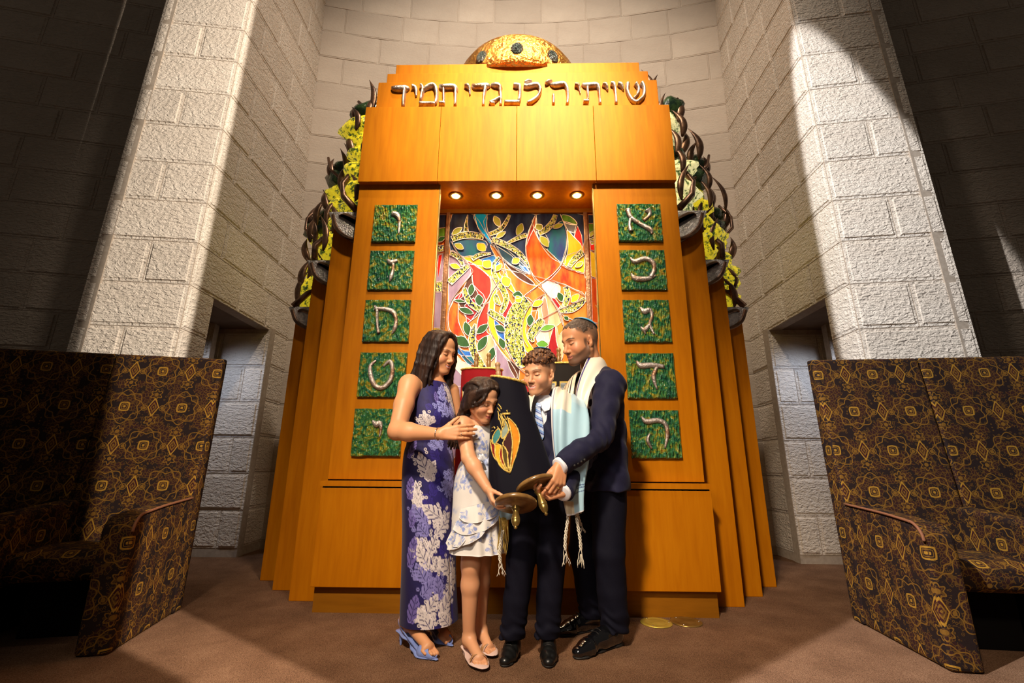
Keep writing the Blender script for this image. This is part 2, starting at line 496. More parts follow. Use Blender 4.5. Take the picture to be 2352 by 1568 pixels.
# shapes traced in millimetres on their own flat planes (x, z[, half width])
INSCRIPTION = [[[(-1088,4080,12.8),(-1055,4063,25.6),(-964,4065,26.7),(-947,4082,12.8)],[(-972,4053,14.9),(-977,3982,12.7),(-975,3874,10.5)]],[[(-909,4078,19.2),(-879,4065,14.9),(-871,3983,6.4)]],[[(-835,4094,12.8),(-815,4051,14.9),(-830,3940,10.6)],[(-814,4047,14.9),(-758,4085,19.2),(-710,4079,18.1),(-691,3979,13.7),(-701,3903,13.7)],[(-835,3898,17.9),(-700,3892,16.8)]],[[(-671,4092,12.8),(-640,4075,21.3),(-543,4074,21.2),(-526,4028,13.8)],[(-531,4054,13.8),(-527,3951,10.5),(-528,3876,12.6)],[(-635,4062,10.6),(-627,3927,10.5),(-632,3902,13.7)],[(-666,3900,15.8),(-617,3898,15.8)]],[[(-452,4088,12.7),(-423,4079,18.0),(-408,4046,9.5),(-404,3995,5.3)]],[[(-386,4098,12.7),(-354,4078,23.3),(-257,4083,23.3),(-241,4102,10.6)],[(-271,4064,14.8),(-283,3974,11.6),(-286,3879,10.5)]],[[(-222,4096,10.6),(-190,4089,19.1),(-153,4079,19.0),(-138,4050,13.7)],[(-144,4050,13.7),(-135,3947,10.5),(-138,3882,10.4)],[(-143,3966,8.4),(-187,3925,12.6),(-229,3898,14.6)],[(-223,3893,13.6),(-187,3890,12.5)]],[[(-26,4089,14.8),(0,4080,17.9),(32,4086,12.7)],[(27,4073,13.7),(27,3971,13.6),(17,3920,14.6)],[(-106,3901,18.8),(27,3900,18.8)]],[[(69,4109,9.5),(101,4122,11.6),(134,4124,7.4)],[(64,4079,15.8),(100,4070,17.9),(174,4087,17.9),(202,4046,14.7),(184,3969,14.6),(126,3913,16.7),(92,3899,14.6)]],[[(250,4100,10.5),(275,4117,12.7),(307,4132,6.3)],[(290,4096,9.5),(332,4083,21.0),(411,4092,20.0),(438,4043,13.6)],[(437,4043,13.6),(440,3954,10.4),(431,3884,11.4)],[(315,3974,11.5),(317,3936,12.5),(314,3882,10.4)]],[[(501,4081,13.7),(530,4074,15.7),(543,4035,8.4),(546,3997,4.2)]],[[(566,4093,11.6),(605,4073,21.0),(691,4078,21.0),(709,4033,12.5)],[(707,4040,12.5),(710,3951,9.3),(712,3881,11.4)],[(610,4054,10.5),(610,3939,10.4),(597,3911,12.4)],[(570,3907,14.5),(613,3901,15.5)]],[[(742,4087,13.6),(771,4072,15.7),(783,4026,6.3)]],[[(810,4090,14.7),(838,4079,16.7),(848,4013,11.5),(849,3886,11.4)]],[[(873,4089,13.6),(902,4073,15.7),(919,4027,6.2)]],[[(957,4086,18.8),(951,4011,14.6),(985,3920,14.5),(1023,3894,15.5)],[(1028,4085,17.8),(1048,4036,13.5),(1034,3985,10.4),(1003,3945,9.3)],[(1077,4091,18.8),(1096,4046,14.6),(1083,3959,14.5),(1023,3894,15.5)]]]
TILE_L = [[[(-981,2823,17.0),(-942,2811,21.2),(-919,2764,12.7),(-916,2701,9.8),(-916,2646,5.6)]],[[(-985,2426,8.2),(-956,2402,19.2),(-908,2421,11.0)],[(-938,2392,10.9),(-937,2340,10.9),(-946,2282,14.9),(-956,2244,5.4)]],[[(-1055,2053,5.3),(-1035,2022,18.6)],[(-1046,2025,14.6),(-980,2025,14.6),(-914,2004,17.3),(-883,1942,13.2),(-888,1873,14.4),(-907,1830,3.9)],[(-1030,2018,12.0),(-1021,1914,9.2),(-1004,1835,11.8)]],[[(-1005,1632,6.5),(-1044,1586,12.9),(-1027,1502,16.6),(-996,1448,16.5),(-944,1433,16.5),(-892,1483,16.6),(-881,1567,14.1),(-905,1626,14.2),(-950,1586,6.4)]],[[(-994,1201,7.5),(-963,1176,21.1),(-939,1186,14.9),(-930,1140,9.9),(-938,1089,3.7)]]]
TILE_R = [[[(876,2854,19.4),(893,2787,16.6),(964,2725,15.1),(1040,2674,17.8),(1047,2636,6.8)],[(1028,2849,24.9),(1046,2810,13.8),(994,2753,11.0)],[(894,2772,11.0),(881,2710,11.0),(892,2661,17.8)]],[[(871,2439,5.4),(903,2407,17.4),(985,2430,17.4),(1040,2395,17.4),(1043,2337,14.6),(1014,2276,17.2)],[(870,2308,5.3),(901,2268,19.9),(987,2265,17.2),(1055,2293,6.6)]],[[(919,2039,5.2),(949,2007,20.8),(989,2020,14.3),(1002,1970,11.7),(981,1909,10.3),(1008,1832,7.7)],[(981,1909,9.0),(940,1866,16.7),(913,1889,5.2)],[(933,1868,10.3),(944,1832,5.1)]],[[(867,1636,5.1),(896,1600,20.1),(978,1604,17.6),(1059,1592,13.8)],[(1009,1591,10.0),(978,1521,15.0),(998,1430,5.0)]],[[(878,1240,4.9),(906,1206,17.1),(986,1215,15.8),(1036,1186,14.6),(1044,1114,13.3),(1020,1029,4.8)],[(925,1126,4.8),(905,1078,10.8),(931,1024,6.0)]]]
GLASS = [('navy',0,[(-577,3059),(-383,3058),(-242,2845),(-83,2722),(122,2489),(-136,2543),(-410,2583),(-575,2693)]),('navy',0,[(-265,3058),(176,3056),(82,2742),(122,2489),(-46,2662),(-232,2814)]),('navy',0,[(167,3056),(587,3054),(577,2741),(438,2661),(399,2582),(193,2813)]),('teal',1,[(-562,2815),(-483,2820),(-269,2799),(-281,2703),(-385,2651),(-468,2653),(-534,2713)]),('sky',1,[(-383,3058),(-264,3058),(-267,2948),(-244,2855),(-218,2793),(-230,2771),(-308,2884),(-357,2969)]),('teal',1,[(240,2899),(324,2940),(410,2997),(436,2883),(435,2761),(410,2661),(383,2597),(319,2661),(267,2721),(285,2792),(258,2853)]),('slate_teal',1,[(-194,2763),(-84,2742),(9,2662),(91,2553),(122,2489),(45,2523),(-46,2573),(-138,2662)]),('blue',1,[(18,2572),(91,2553),(122,2489),(68,2511)]),('blue',1,[(-320,2623),(-193,2667),(-146,2583),(-181,2533),(-237,2603)]),('flame',1,[(171,3038),(129,2957),(91,2844),(77,2712),(100,2582),(145,2474),(207,2406),(243,2397),(316,2464),(390,2572),(301,2641),(229,2742),(188,2843),(166,2946)]),('yellow',1,[(444,2904),(506,2832),(576,2731),(579,2498),(480,2530),(400,2587),(438,2671),(450,2792)]),('red',1,[(537,2945),(571,2852),(577,2739),(502,2842)]),('green',1,[(400,3053),(466,3044),(520,2997),(530,2955),(445,2966),(409,2997)]),('slate',1,[(409,2997),(528,2955),(507,2873),(453,2894)]),('mauve',1,[(-576,2703),(-505,2673),(-430,2613),(-388,2504),(-458,2388),(-517,2273),(-565,2188),(-583,2446)]),('yellow',1,[(-458,2646),(-367,2658),(-264,2583),(-191,2543),(-118,2523),(-53,2426),(-17,2349),(1,2290),(-62,2349),(-134,2387),(-189,2445),(-225,2455),(-337,2563),(-420,2608)]),('orange',1,[(-231,2763),(-157,2702),(-105,2563),(-117,2465),(-145,2504),(-146,2602),(-193,2672)]),('peach',1,[(-226,2475),(-143,2407),(-205,2311),(-222,2273),(-215,2387)]),('brown',0,[(-385,2494),(-364,2388),(-257,2254),(-376,2067),(-488,2225),(-465,2320)]),('red',1,[(-421,2613),(-337,2553),(-244,2484),(-214,2407),(-222,2301),(-283,2214),(-330,2320),(-368,2388),(-390,2504)]),('orange_red',1,[(-105,2583),(-63,2543),(28,2445),(135,2387),(180,2376),(46,2273),(-26,2368),(-72,2455)]),('brown',1,[(-100,2602),(9,2523),(100,2455),(158,2392),(100,2397),(10,2455),(-54,2523)]),('flame',1,[(390,2572),(443,2531),(583,2484),(581,2290),(492,2349),(360,2404),(252,2426),(325,2494)]),('orange_red',1,[(46,2273),(180,2378),(251,2309),(152,2224),(99,2273)]),('orange',0,[(269,2292),(360,2404),(492,2349),(581,2290),(585,2068),(406,2104),(338,2197)]),('cream',1,[(212,2399),(270,2424),(361,2387),(375,2349),(359,2292),(313,2268),(269,2290)]),('flame',1,[(-530,2254),(-488,2225),(-483,2085),(-453,1993),(-413,1910),(-495,1938),(-554,1993),(-570,2113),(-554,2197)]),('dark_red',1,[(-434,2206),(-360,2273),(-300,2178),(-376,2067),(-411,2039)]),('dark_red',1,[(-530,2263),(-461,2330),(-450,2282),(-489,2249)]),('red',1,[(-233,2235),(-228,2122),(-240,1975),(-215,1948),(-319,1893),(-330,1993),(-307,2122)]),('yellow',1,[(-161,2368),(-177,2282),(-185,2197),(-183,2085),(-163,1975),(-109,1858),(-39,1743),(-73,1734),(-161,1858),(-216,1966),(-234,2104),(-221,2263)]),('orange',0,[(-178,2301),(-143,2359),(-97,2254),(-130,2132),(-183,2085)]),('blue',1,[(-183,2076),(-129,2030),(-92,1984),(-85,1894),(-136,1930),(-163,1975)]),('dark_red',1,[(-61,2263),(-23,2197),(-31,2104),(-64,2081),(-117,2104)]),('peach',1,[(-215,1948),(-171,1885),(-159,1707),(-209,1650),(-279,1707),(-316,1795),(-301,1885)]),('mauve',1,[(-179,1885),(-126,1813),(-39,1708),(13,1586),(-140,1586),(-168,1751)]),('brown',1,[(-82,1760),(13,1681),(140,1604),(13,1552),(-47,1655)]),('orange',0,[(30,1655),(141,1726),(302,1656),(300,1493),(13,1492)]),('yellow',1,[(121,2225),(134,2160),(99,2067),(81,1976),(107,1885),(154,1803),(90,1796),(64,1858),(46,1948),(64,2086)]),('peach',0,[(233,2292),(277,2292),(346,2179),(388,2067),(395,1931),(381,1753),(303,1691),(253,1796),(229,1931),(152,2067)]),('orange_red',1,[(126,2151),(187,2160),(187,2086),(134,2030)]),('salmon',1,[(244,2282),(269,2160),(274,2077),(256,2001),(230,2067),(210,2197)]),('cream',1,[(187,2104),(264,1994),(272,1886),(185,1859),(159,1930)]),('dark_red',1,[(322,2031),(331,1904),(358,1779),(378,1605),(285,1604),(260,1779),(274,1895)]),('orange',1,[(335,2022),(388,2067),(395,1994),(350,1931)]),('dark_red',1,[(277,2282),(330,2263),(373,2197),(346,2160)]),('blue',1,[(-521,1929),(-447,1821),(-368,1804),(-350,1767),(-445,1768),(-499,1821)]),('teal',1,[(-453,1768),(-350,1768),(-318,1702),(-382,1685)]),('cream',1,[(-502,1786),(-443,1724),(-360,1676),(-360,1533),(-547,1532),(-529,1724)]),('mauve',0,[(-364,1676),(-244,1655),(-140,1577),(-172,1449),(-374,1448)]),('navy',1,[(-689,3059),(-624,3059),(-622,2933),(-690,2923)]),('green',1,[(-690,2923),(-622,2933),(-627,2815),(-691,2795)]),('mosaic',1,[(-694,2759),(-627,2764),(-630,2703),(-694,2688)]),('mauve',0,[(-694,2673),(-630,2688),(-630,2426),(-694,2412)]),('red',1,[(-678,2663),(-644,2678),(-656,2544),(-669,2456),(-685,2544)]),('mosaic',1,[(-698,2409),(-630,2419),(-629,2328),(-697,2325)]),('mauve',1,[(-697,2319),(-630,2322),(-629,2002),(-693,2011)]),('yellow',1,[(-693,2006),(-629,2000),(-628,1794),(-693,1794)]),('navy',1,[(632,3052),(685,3051),(686,2967),(631,2967)]),('green',1,[(631,2965),(686,2965),(689,2842),(634,2811)]),('red',1,[(638,2801),(690,2781),(692,2700),(640,2710)]),('mosaic',2,[(635,2821),(688,2831),(689,2771),(650,2756)]),('yellow',1,[(638,2705),(693,2670),(689,2445),(637,2464)]),('flame',0,[(637,2454),(689,2435),(693,2040),(631,2059)]),('yellow',1,[(663,2207),(699,2179),(697,2132)]),('orange',1,[(630,2054),(694,2031),(695,1710),(636,1710)])]
VINES = [[(-435,3053,3.8),(-446,2969,13.1),(-443,2886,22.4)],[(-566,2815,27.9),(-484,2850,33.5),(-382,2855,31.6),(-288,2834,27.8)],[(-243,2860,18.6),(-160,2896,22.3),(-104,2958,18.7),(-63,3051,13.1)],[(-214,2814,25.9),(-102,2763,27.6),(-1,2702,23.8),(64,2632,18.2),(109,2543,7.3)],[(-84,2773,11.1),(8,2823,20.3),(91,2854,20.4)],[(193,2869,20.4),(258,2905,27.8),(315,2977,24.2),(344,3050,18.7)],[(-575,2683,20.3),(-514,2653,22.1),(-475,2603,18.3),(-465,2563,12.8)],[(-572,2407,32.6),(-507,2475,30.9),(-445,2534,27.3),(-410,2563,16.4)],[(-384,2623,18.3),(-321,2663,20.2),(-221,2677,9.2)],[(-147,2642,12.8),(-191,2583,16.4),(-194,2494,19.9),(-152,2407,25.2),(-106,2330,26.9),(-83,2254,24.9),(-105,2178,23.0),(-130,2132,15.9)],[(-439,2359,16.2),(-423,2292,23.3),(-381,2216,25.0),(-299,2160,26.6)],[(-340,2039,7.0),(-356,1975,22.8),(-362,1884,31.3),(-342,1795,31.1),(-297,1716,29.2),(-243,1646,17.1)],[(99,2249,51.5),(28,2179,65.5),(-15,2067,73.8),(-23,1957,75.0),(-5,1849,70.9),(30,1752,55.0),(51,1669,30.7)],[(-228,2150,24.8),(-174,2113,28.3),(-112,2076,26.4),(-76,2030,17.5)],[(222,2077,26.3),(169,2012,38.4),(125,1939,34.8),(142,1885,10.4)],[(421,2368,23.2),(433,2292,24.9),(409,2207,23.0),(382,2179,12.3)],[(364,2160,26.4),(461,2169,31.7),(533,2216,28.2),(578,2263,19.5)],[(453,2552,18.1),(500,2621,25.4),(575,2691,27.3)],[(-173,2301,12.5),(-163,2244,26.7),(-131,2207,10.7)]]
LEAVES = [('leaf',-377,2397,-392,2282,29),('leaf',-321,2301,-309,2195,36),('leaf',-529,2246,-424,2230,16),('leaf',-482,2174,-356,2127,28),('leaf',-424,2057,-394,1934,32),('leaf',-325,1952,-230,2035,31),('leaf',-309,1806,-237,1934,36),('leaf',-512,1922,-382,1844,44),('leaf',-177,2023,-89,1971,30),('leaf',-136,1919,-96,1821,28),('leaf',-30,2301,55,2282,34),('leaf',121,2123,108,2017,30),('grass',199,1985,322,2022,26),('grass',166,1868,267,1859,31),('leaf',354,2320,383,2230,28),('leaf',-183,1840,-219,1716,31),('leaf',398,2104,436,2068,19),('olive',-199,3041,-151,2932,30),('olive',-568,2856,-478,2928,28),('olive',-541,2769,-461,2718,28),('yellow',-343,2773,-271,2697,39),('olive',49,2967,3,2849,32),('olive',207,2843,275,2736,33),('olive',319,2920,410,2956,22),('olive',-182,2824,-94,2883,24),('olive',-38,2582,32,2627,33),('yellow',-288,2603,-218,2543,42),('yellow',-176,2509,-123,2578,25),('yellow',-110,2465,-69,2363,42),('yellow',-575,2573,-480,2536,26),('yellow',-9,2235,50,2268,36),('yellow',135,2193,228,2240,30),('yellow',462,2226,531,2301,30),('olive',505,2547,574,2591,23),('olive',175,2957,216,2894,34),('leaf',-690,2790,-625,2835,24),('olive',637,2832,685,2893,17)]
LEAD = [[(-374,3058),(-327,2896),(-213,2773),(-100,2602),(46,2504),(190,2455),(360,2406),(579,2292)],[(-261,3058),(-253,2896),(-157,2712),(-105,2563),(-117,2465),(-205,2320),(-273,2178),(-315,2067),(-328,1930)],[(386,3055),(434,2904),(440,2761),(400,2601),(316,2484),(207,2397),(73,2292)],[(166,3040),(82,2742),(136,2474),(225,2349),(312,2235),(372,2123),(396,2022)],[(-575,2794),(-506,2683),(-391,2544),(-380,2485),(-467,2368),(-559,2206),(-573,2020),(-511,1902),(-428,1777),(-321,1672)],[(238,2301),(135,2225),(64,2086),(55,1930),(98,1841)],[(222,2086),(373,2169),(578,2254)],[(372,2572),(479,2523),(586,2488)],[(-230,2235),(-236,2085),(-198,1948),(-91,1796),(13,1673),(132,1578)],[(277,2282),(346,2160),(387,2031)]]
EMBROIDERY = [('orange',[(-22,1142),(-6,1131),(15,1107),(29,1080),(36,1046),(32,1009),(22,969),(5,920),(-11,873),(-3,946),(2,996),(-2,1046),(-11,1090),(-20,1120)]),('brown',[(-13,1083),(-2,1046),(0,995),(-5,946),(-11,887),(-24,962),(-29,985),(-48,1012),(-40,1035),(-23,1069)]),('teal',[(-72,1091),(-59,1069),(-61,1052),(-77,1025),(-88,1013),(-100,1022),(-102,1045),(-92,1069)]),('grey',[(-50,1141),(-30,1117),(-20,1086),(-26,1066),(-47,1039),(-56,1052),(-54,1083),(-42,1106)]),('gold',[(-87,1012),(-58,1005),(-65,969),(-56,932),(-35,897),(-14,877),(-52,900),(-76,936),(-87,972)]),('crimson',[(-58,1002),(-51,995),(-47,946),(-31,897),(-38,897),(-59,936),(-63,969)]),('olive',[(-50,1002),(-36,992),(-22,969),(-23,929),(-18,887),(-32,906),(-46,946)]),('crimson',[(-115,1035),(-101,1017),(-87,1008),(-85,962),(-76,932),(-100,968)])]
STITCHES = [[(-77,1219,3),(-63,1203,3),(-60,1190,3)],[(-80,1200,3),(-65,1179,3)],[(-54,1165,6),(-12,1167,6)],[(-31,1186,4),(-28,1175,3)],[(-45,1159,2),(-31,1134,3)],[(-24,1151,3),(-33,1134,2)],[(-78,1182,3),(-73,1161,3),(-72,1134,2)],[(-67,1161,2),(-55,1134,3),(-50,1103,2)],[(-62,1168,3),(-53,1147,3),(-43,1120,3)],[(-69,1144,3),(-60,1117,3),(-54,1091,2)],[(-107,1096,2),(-96,1100,3),(-90,1092,3)],[(-79,1101,2),(-72,1095,3)],[(-99,1082,2),(-109,1079,1)]]
DRESS_LEAVES = [('white',-482,842,-542,969,70),('white',-492,842,-452,929,55),('lav',-348,863,-399,842,44),('lav',-346,751,-411,816,59),('lav',-350,836,-388,757,44),('white',-402,629,-508,698,81),('white',-419,560,-356,655,70),('white',-522,704,-550,821,41),('white',-532,701,-554,775,33),('lav2',-493,622,-556,701,63),('lav2',-482,553,-526,603,59),('white',-460,461,-425,554,59),('white',-466,400,-522,497,67),('white',-488,491,-508,540,37),('white',-422,383,-419,443,37),('white',-322,348,-405,422,89),('white',-339,283,-280,367,70),('lav2',-476,335,-523,412,70),('lav2',-481,270,-427,341,63),('lav2',-396,254,-414,353,59),('white',-466,172,-409,265,67),('white',-440,116,-500,206,70),('white',-382,173,-332,283,70),('white',-344,111,-392,179,70),('pur',-572,743,-572,841,59),('pur',-556,602,-555,691,44),('pur',-550,412,-538,540,59),('pur',-529,154,-514,264,63),('pur',-594,955,-571,1037,52),('lav',-435,1007,-479,1038,44),('lav',-400,1007,-423,1045,37),('lav',-341,943,-358,1004,30),('tone',-457,763,-435,869,67),('tone',-356,668,-400,731,59),('tone',-362,493,-326,586,67),('tone',-339,432,-408,492,67),('tone',-439,942,-470,1003,59),('tone',-467,705,-511,756,59),('lav',-415,1277,-393,1361,58),('lav',-385,1186,-445,1255,58),('white',-355,1312,-375,1352,40),('white',-331,1260,-369,1312,54),('white',-329,1203,-344,1255,40),('lav',-350,1173,-370,1233,40),('white',-516,1134,-545,1177,49),('white',-482,1134,-510,1181,40),('pur',-449,1259,-461,1312,31),('tone',-486,1216,-518,1233,40),('tone',-439,1139,-455,1203,49)]
# ================================================================== the wooden ark
ark = thing('torah_ark', 'tall honey coloured wooden ark with stepped wings behind the family', 'ark')
def part(mb, name, mat, parent, label=None, smooth=False):
    o = mb.build(name, mat, parent, smooth)
    if label: o['label'] = label
    return o
HW = 1.276
for sd in (-1, 1):
    X = lambda a, b: sorted((sd * a, sd * b))
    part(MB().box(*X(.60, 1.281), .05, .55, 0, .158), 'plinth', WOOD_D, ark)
    part(MB().box(*X(.606, 1.29), 0, .55, .157, .7555, bev=.003), 'cabinet_panel', WOOD, ark)
    part(MB().box(*X(.60, 1.285), .015, .55, .757, .764), 'shadow_gap', BLACKM, ark)
    lg = MB(); lg.prism([(sd * .565, .766), (sd * 1.296, .766), (sd * 1.296, .7995), (sd * .60, .7995)], -.012, .55)
    part(lg, 'ledge', WOOD, ark)
    part(MB().box(*X(.60, 1.28), .075, .5, .80, .809), 'shadow_gap', BLACKM, ark)
    part(MB().box(*X(.622, HW), .06, .095, .808, 3.112, bev=.003), 'letter_panel', WOOD, ark)
    part(MB().box(*X(1.235, 1.27), .096, .55, .80, 3.11), 'side_panel', WOOD, ark)
    part(MB().box(*X(.80, .83), .096, .55, .80, 3.11), 'inner_panel', WOOD, ark)
    part(MB().box(*X(.612, .621), .058, .092, .81, 3.10, bev=.002), 'jamb_edge', BRASS, ark, 'thin bright metal edge beside the opening')
    # stepped wings
    for (x1, x0, y, zt) in ((1.548, 1.25, .28, 2.93), (1.80, 1.50, .54, 2.61), (2.05, 1.76, .82, 2.275)):
        part(MB().box(*X(x0, x1), y, y + .26, 0, zt, bev=.004), 'wing_panel', WOOD, ark)
# centre below the opening
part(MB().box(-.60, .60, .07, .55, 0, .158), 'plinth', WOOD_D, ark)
for sd in (-1, 1):
    part(MB().box(*sorted((sd * .003, sd * .598)), .03, .5, .16, .752, bev=.003), 'cabinet_door', WOOD, ark)
part(MB().box(-.612, .612, .03, .52, .755, .795, bev=.003), 'scroll_shelf', WOOD, ark)
# header of four panels
xs = [-1.276, -.635, .003, .641, 1.276]
for i in range(4):
    part(MB().box(xs[i] + .0015, xs[i + 1] - .0015, .015, .075, 3.102, 3.823, bev=.002), 'header_panel', WOOD, ark)
part(MB().box(-1.27, 1.27, .07, .5, 3.115, 3.81), 'header_core', WOOD, ark)
# tall fascias stepping back above it
part(MB().box(-1.2146, 1.2146, .08, .6, 3.815, 4.1423, bev=.003), 'fascia', WOOD, ark)
part(MB().box(-1.1543, 1.1543, .11, .62, 4.13, 4.2675, bev=.003), 'fascia', WOOD, ark)
part(MB().box(-1.0919, 1.0919, .14, .64, 4.25, 4.3965, bev=.003), 'fascia', WOOD, ark)
# soffit of the opening, frame of the glass, back
part(MB().box(-.80, .80, .05, .52, 3.104, 3.16), 'soffit', WOOD, ark)
part(MB().box(-.80, .80, .43, .56, 3.065, 3.105), 'window_head', WOOD_D, ark)
for sd in (-1, 1):
    part(MB().box(*sorted((sd * .588, sd * .624)), .425, .47, .79, 3.07, bev=.004), 'mullion', BRONZE, ark, 'dark bronze mullion')
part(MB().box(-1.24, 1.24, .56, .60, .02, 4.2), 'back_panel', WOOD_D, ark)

# ---- downlights in the soffit
BULB = bpy.data.materials.new('lamp_glow'); BULB.use_nodes = True
_b = BULB.node_tree.nodes['Principled BSDF']; _b.inputs['Emission Color'].default_value = (1, .66, .30, 1); _b.inputs['Emission Strength'].default_value = 40
for i, x in enumerate((-.512, -.169, .176, .509)):
    lab = ('leftmost', 'second from left', 'third from left', 'rightmost')[i]
    dl = thing('downlight', '%s of the four glowing downlights under the ark header' % lab, 'lamp', (x, .22, 3.104), 'downlights above the stained glass')
    m = Matrix.Translation((x, .22, 3.100))
    part(MB().lathe([(.045, .004), (.052, .002), (.052, -.004), (.040, -.006), (.034, -.001)], 24, 0, m), 'trim_ring', BRASS, dl)
    part(MB().lathe([(.010, .001), (.032, -.002), (.030, -.006), (.012, -.012)], 20, 0, m), 'bulb', BULB, dl)
    sp = spot('downlight_beam', (x, .22, 3.075), (x, .27, 0), 15, 120, .8, (1, .78, .5), .03)
    gl = bpy.data.lights.new('downlight_glow', 'POINT'); gl.energy = .55; gl.color = (1, .62, .25); gl.shadow_soft_size = .012
    go = bpy.data.objects.new('downlight_glow', gl); COL.objects.link(go); go.location = (x, .22, 3.065)

# ---- raised Hebrew inscription
def letter(name, strokes, y0, y1, parent, mat=LETTER, bev=.006):
    mb = MB()
    for i, st in enumerate(strokes):
        p = catmull([(a / 1000, b / 1000, w / 1000) for a, b, w in st], 5)
        d = y1 - y0
        mb.tube([(x, y1 - .004, z) for x, z, w in p], [w * 1.12 for x, z, w in p], 10, 0, True, ((0, 1, 0), d / max(q[2] for q in p), 1.0))
    return part(mb, name, mat, parent, None, True)
ins = thing('hebrew_inscription', 'row of raised silvery Hebrew letters across the top of the ark', 'lettering', (0, .07, 4.0))
for L in INSCRIPTION: letter('letter', L, .045, .081, ins, bev=.007)

# ---- ten glass letter tiles
def tile_mat():
    m, t, b = base('fused_green_glass', (.05, .2, .08), .12, 0, .7, .6)
    b.inputs['Coat Roughness'].default_value = .06
    v = coords(t); oi = t.node('ShaderNodeObjectInfo')
    off = t.node('ShaderNodeVectorMath'); off.operation = 'ADD'
    cmb = t.node('ShaderNodeCombineXYZ')
    for i in range(3): t.l.new((E(t, oi.outputs['Random']) * (37.0 + 11 * i)).s, cmb.inputs[i])
    t.l.new(v, off.inputs[0]); t.l.new(cmb.outputs[0], off.inputs[1])
    f = noise(t, off.outputs[0], 14, 5, .6, 1.5)
    col = ramp(t, f, [(.28, (.004, .035, .022)), (.42, (.012, .11, .05)), (.52, (.04, .17, .04)), (.62, (.30, .27, .02)), (.74, (.32, .12, .01))])
    t.l.new(col, b.inputs['Base Color'])
    vo = t.node('ShaderNodeTexVoronoi'); vo.inputs['Scale'].default_value = 70; vo.feature = 'F1'
    st = t.node('ShaderNodeMapping'); st.inputs['Rotation'].default_value = (0, .7, .3); st.inputs['Scale'].default_value = (1, 1, .35)
    t.l.new(off.outputs[0], st.inputs[0]); t.l.new(st.outputs[0], vo.inputs['Vector'])
    h = E(t, vo.outputs['Distance']) + E(t, noise(t, off.outputs[0], 60, 3)) * .6
    bump(t, b, h, 1.0, .022)
    return m
TILE = tile_mat()
names = (('vav', 'zayin', 'chet', 'tet', 'yod'), ('alef', 'bet', 'gimel', 'dalet', 'he'))
zc = (2.743, 2.343, 1.938, 1.5305, 1.123)
ordn = ('top', 'second', 'third', 'fourth', 'lowest')
for c, data in enumerate((TILE_L, TILE_R)):
    cx = -.957 if c == 0 else .966
    for i in range(5):
        t_ = thing('letter_tile', '%s green glass tile of the %s column, with raised letter %s' % (ordn[i], ('left', 'right')[c], names[c][i]), 'plaque', (cx, .058, zc[i]), 'green glass letter tiles on the ark')
        mb = MB(); n = 9; w = .171; hh = .163
        edge = []
        for (ax, az, bx, bz) in ((-w, -hh, w, -hh), (w, -hh, w, hh), (w, hh, -w, hh), (-w, hh, -w, -hh)):
            for q in range(n):
                f = q / n; edge.append((cx + ax + (bx - ax) * f + rnd.uniform(-.002, .002), zc[i] + az + (bz - az) * f + rnd.uniform(-.002, .002)))
        mb.prism(edge, .034, .062, 0, .007)
        part(mb, 'glass_square', TILE, t_)
        letter('letter', data[i], .020, .036, t_, bev=.006)

# ---- stained glass
GC = dict(navy=((.012, .010, .045), (.03, .05, .12)), teal=((.02, .16, .20), (.04, .06, .22)), sky=((.0, .34, .90), (.02, .46, 1.0)), slate_teal=((.03, .07, .10), (.02, .05, .12)),
          blue=((.02, .09, .45), (.03, .20, .55)), flame=((.50, .022, .005), (.68, .15, .012)), yellow=((.66, .42, .012), (.74, .54, .03)), red=((.55, .01, .008), (.70, .03, .015)),
          green=((.05, .20, .02), (.16, .32, .03)), slate=((.12, .13, .18), (.25, .26, .32)), mauve=((.22, .145, .225), (.33, .23, .33)), orange=((.58, .14, .012), (.72, .25, .05)),
          peach=((.66, .30, .14), (.74, .46, .29)), brown=((.05, .015, .01), (.12, .04, .02)), orange_red=((.60, .07, .015), (.80, .22, .03)), cream=((.70, .54, .42), (.78, .66, .56)),
          dark_red=((.22, .008, .012), (.38, .015, .02)), salmon=((.70, .18, .12), (.82, .34, .22)), leaf=((.015, .06, .015), (.03, .10, .025)), grass=((.10, .28, .03), (.16, .36, .06)), olive=((.30, .32, .03), (.44, .42, .05)))
GM = {}
for k_, (a_, b_) in GC.items():
    GM[k_] = simple('glass_' + k_, a_, b_, 9, (1.6, 1, .5), rough=.38, spec=.10, coat=0, lo=.35, hi=.65, bmp=(18, .12, .004))
def mosaic():
    m, t, b = base('glass_mosaic', (.5, .5, .1), .15, 0, .4, 0)
    v = coords(t); vo = t.node('ShaderNodeTexVoronoi'); vo.inputs['Scale'].default_value = 95
    mp = coords(t, 'Object', (1.2, 1, .7)); t.l.new(mp, vo.inputs['Vector'])
    sp = t.node('ShaderNodeSeparateColor'); t.l.new(vo.outputs['Color'], sp.inputs[0])
    col = ramp(t, sp.outputs[0], [(0, (.012, .012, .05)), (.2, (.04, .05, .10)), (.22, (.16, .20, .03)), (.42, (.35, .38, .06)), (.60, (.50, .45, .12)), (.80, (.62, .58, .33)), (.93, (.60, .40, .04))], 'CONSTANT')
    t.l.new(col, b.inputs['Base Color']); bump(t, b, vo.outputs['Distance'], .6, .01)
    return m
GM['mosaic'] = mosaic()
CAME = simple('lead_came', (.50, .40, .38), (.66, .55, .52), 60, rough=.35, metal=.55, bmp=(150, .5, .003))
sg = thing('stained_glass_window', 'tall stained glass window of flames and branches inside the ark', 'window', (0, .45, .8))
GY = .452
part(MB().box(-.78, .78, GY + .004, GY + .02, .80, 3.066), 'backing', GM['orange'], sg)
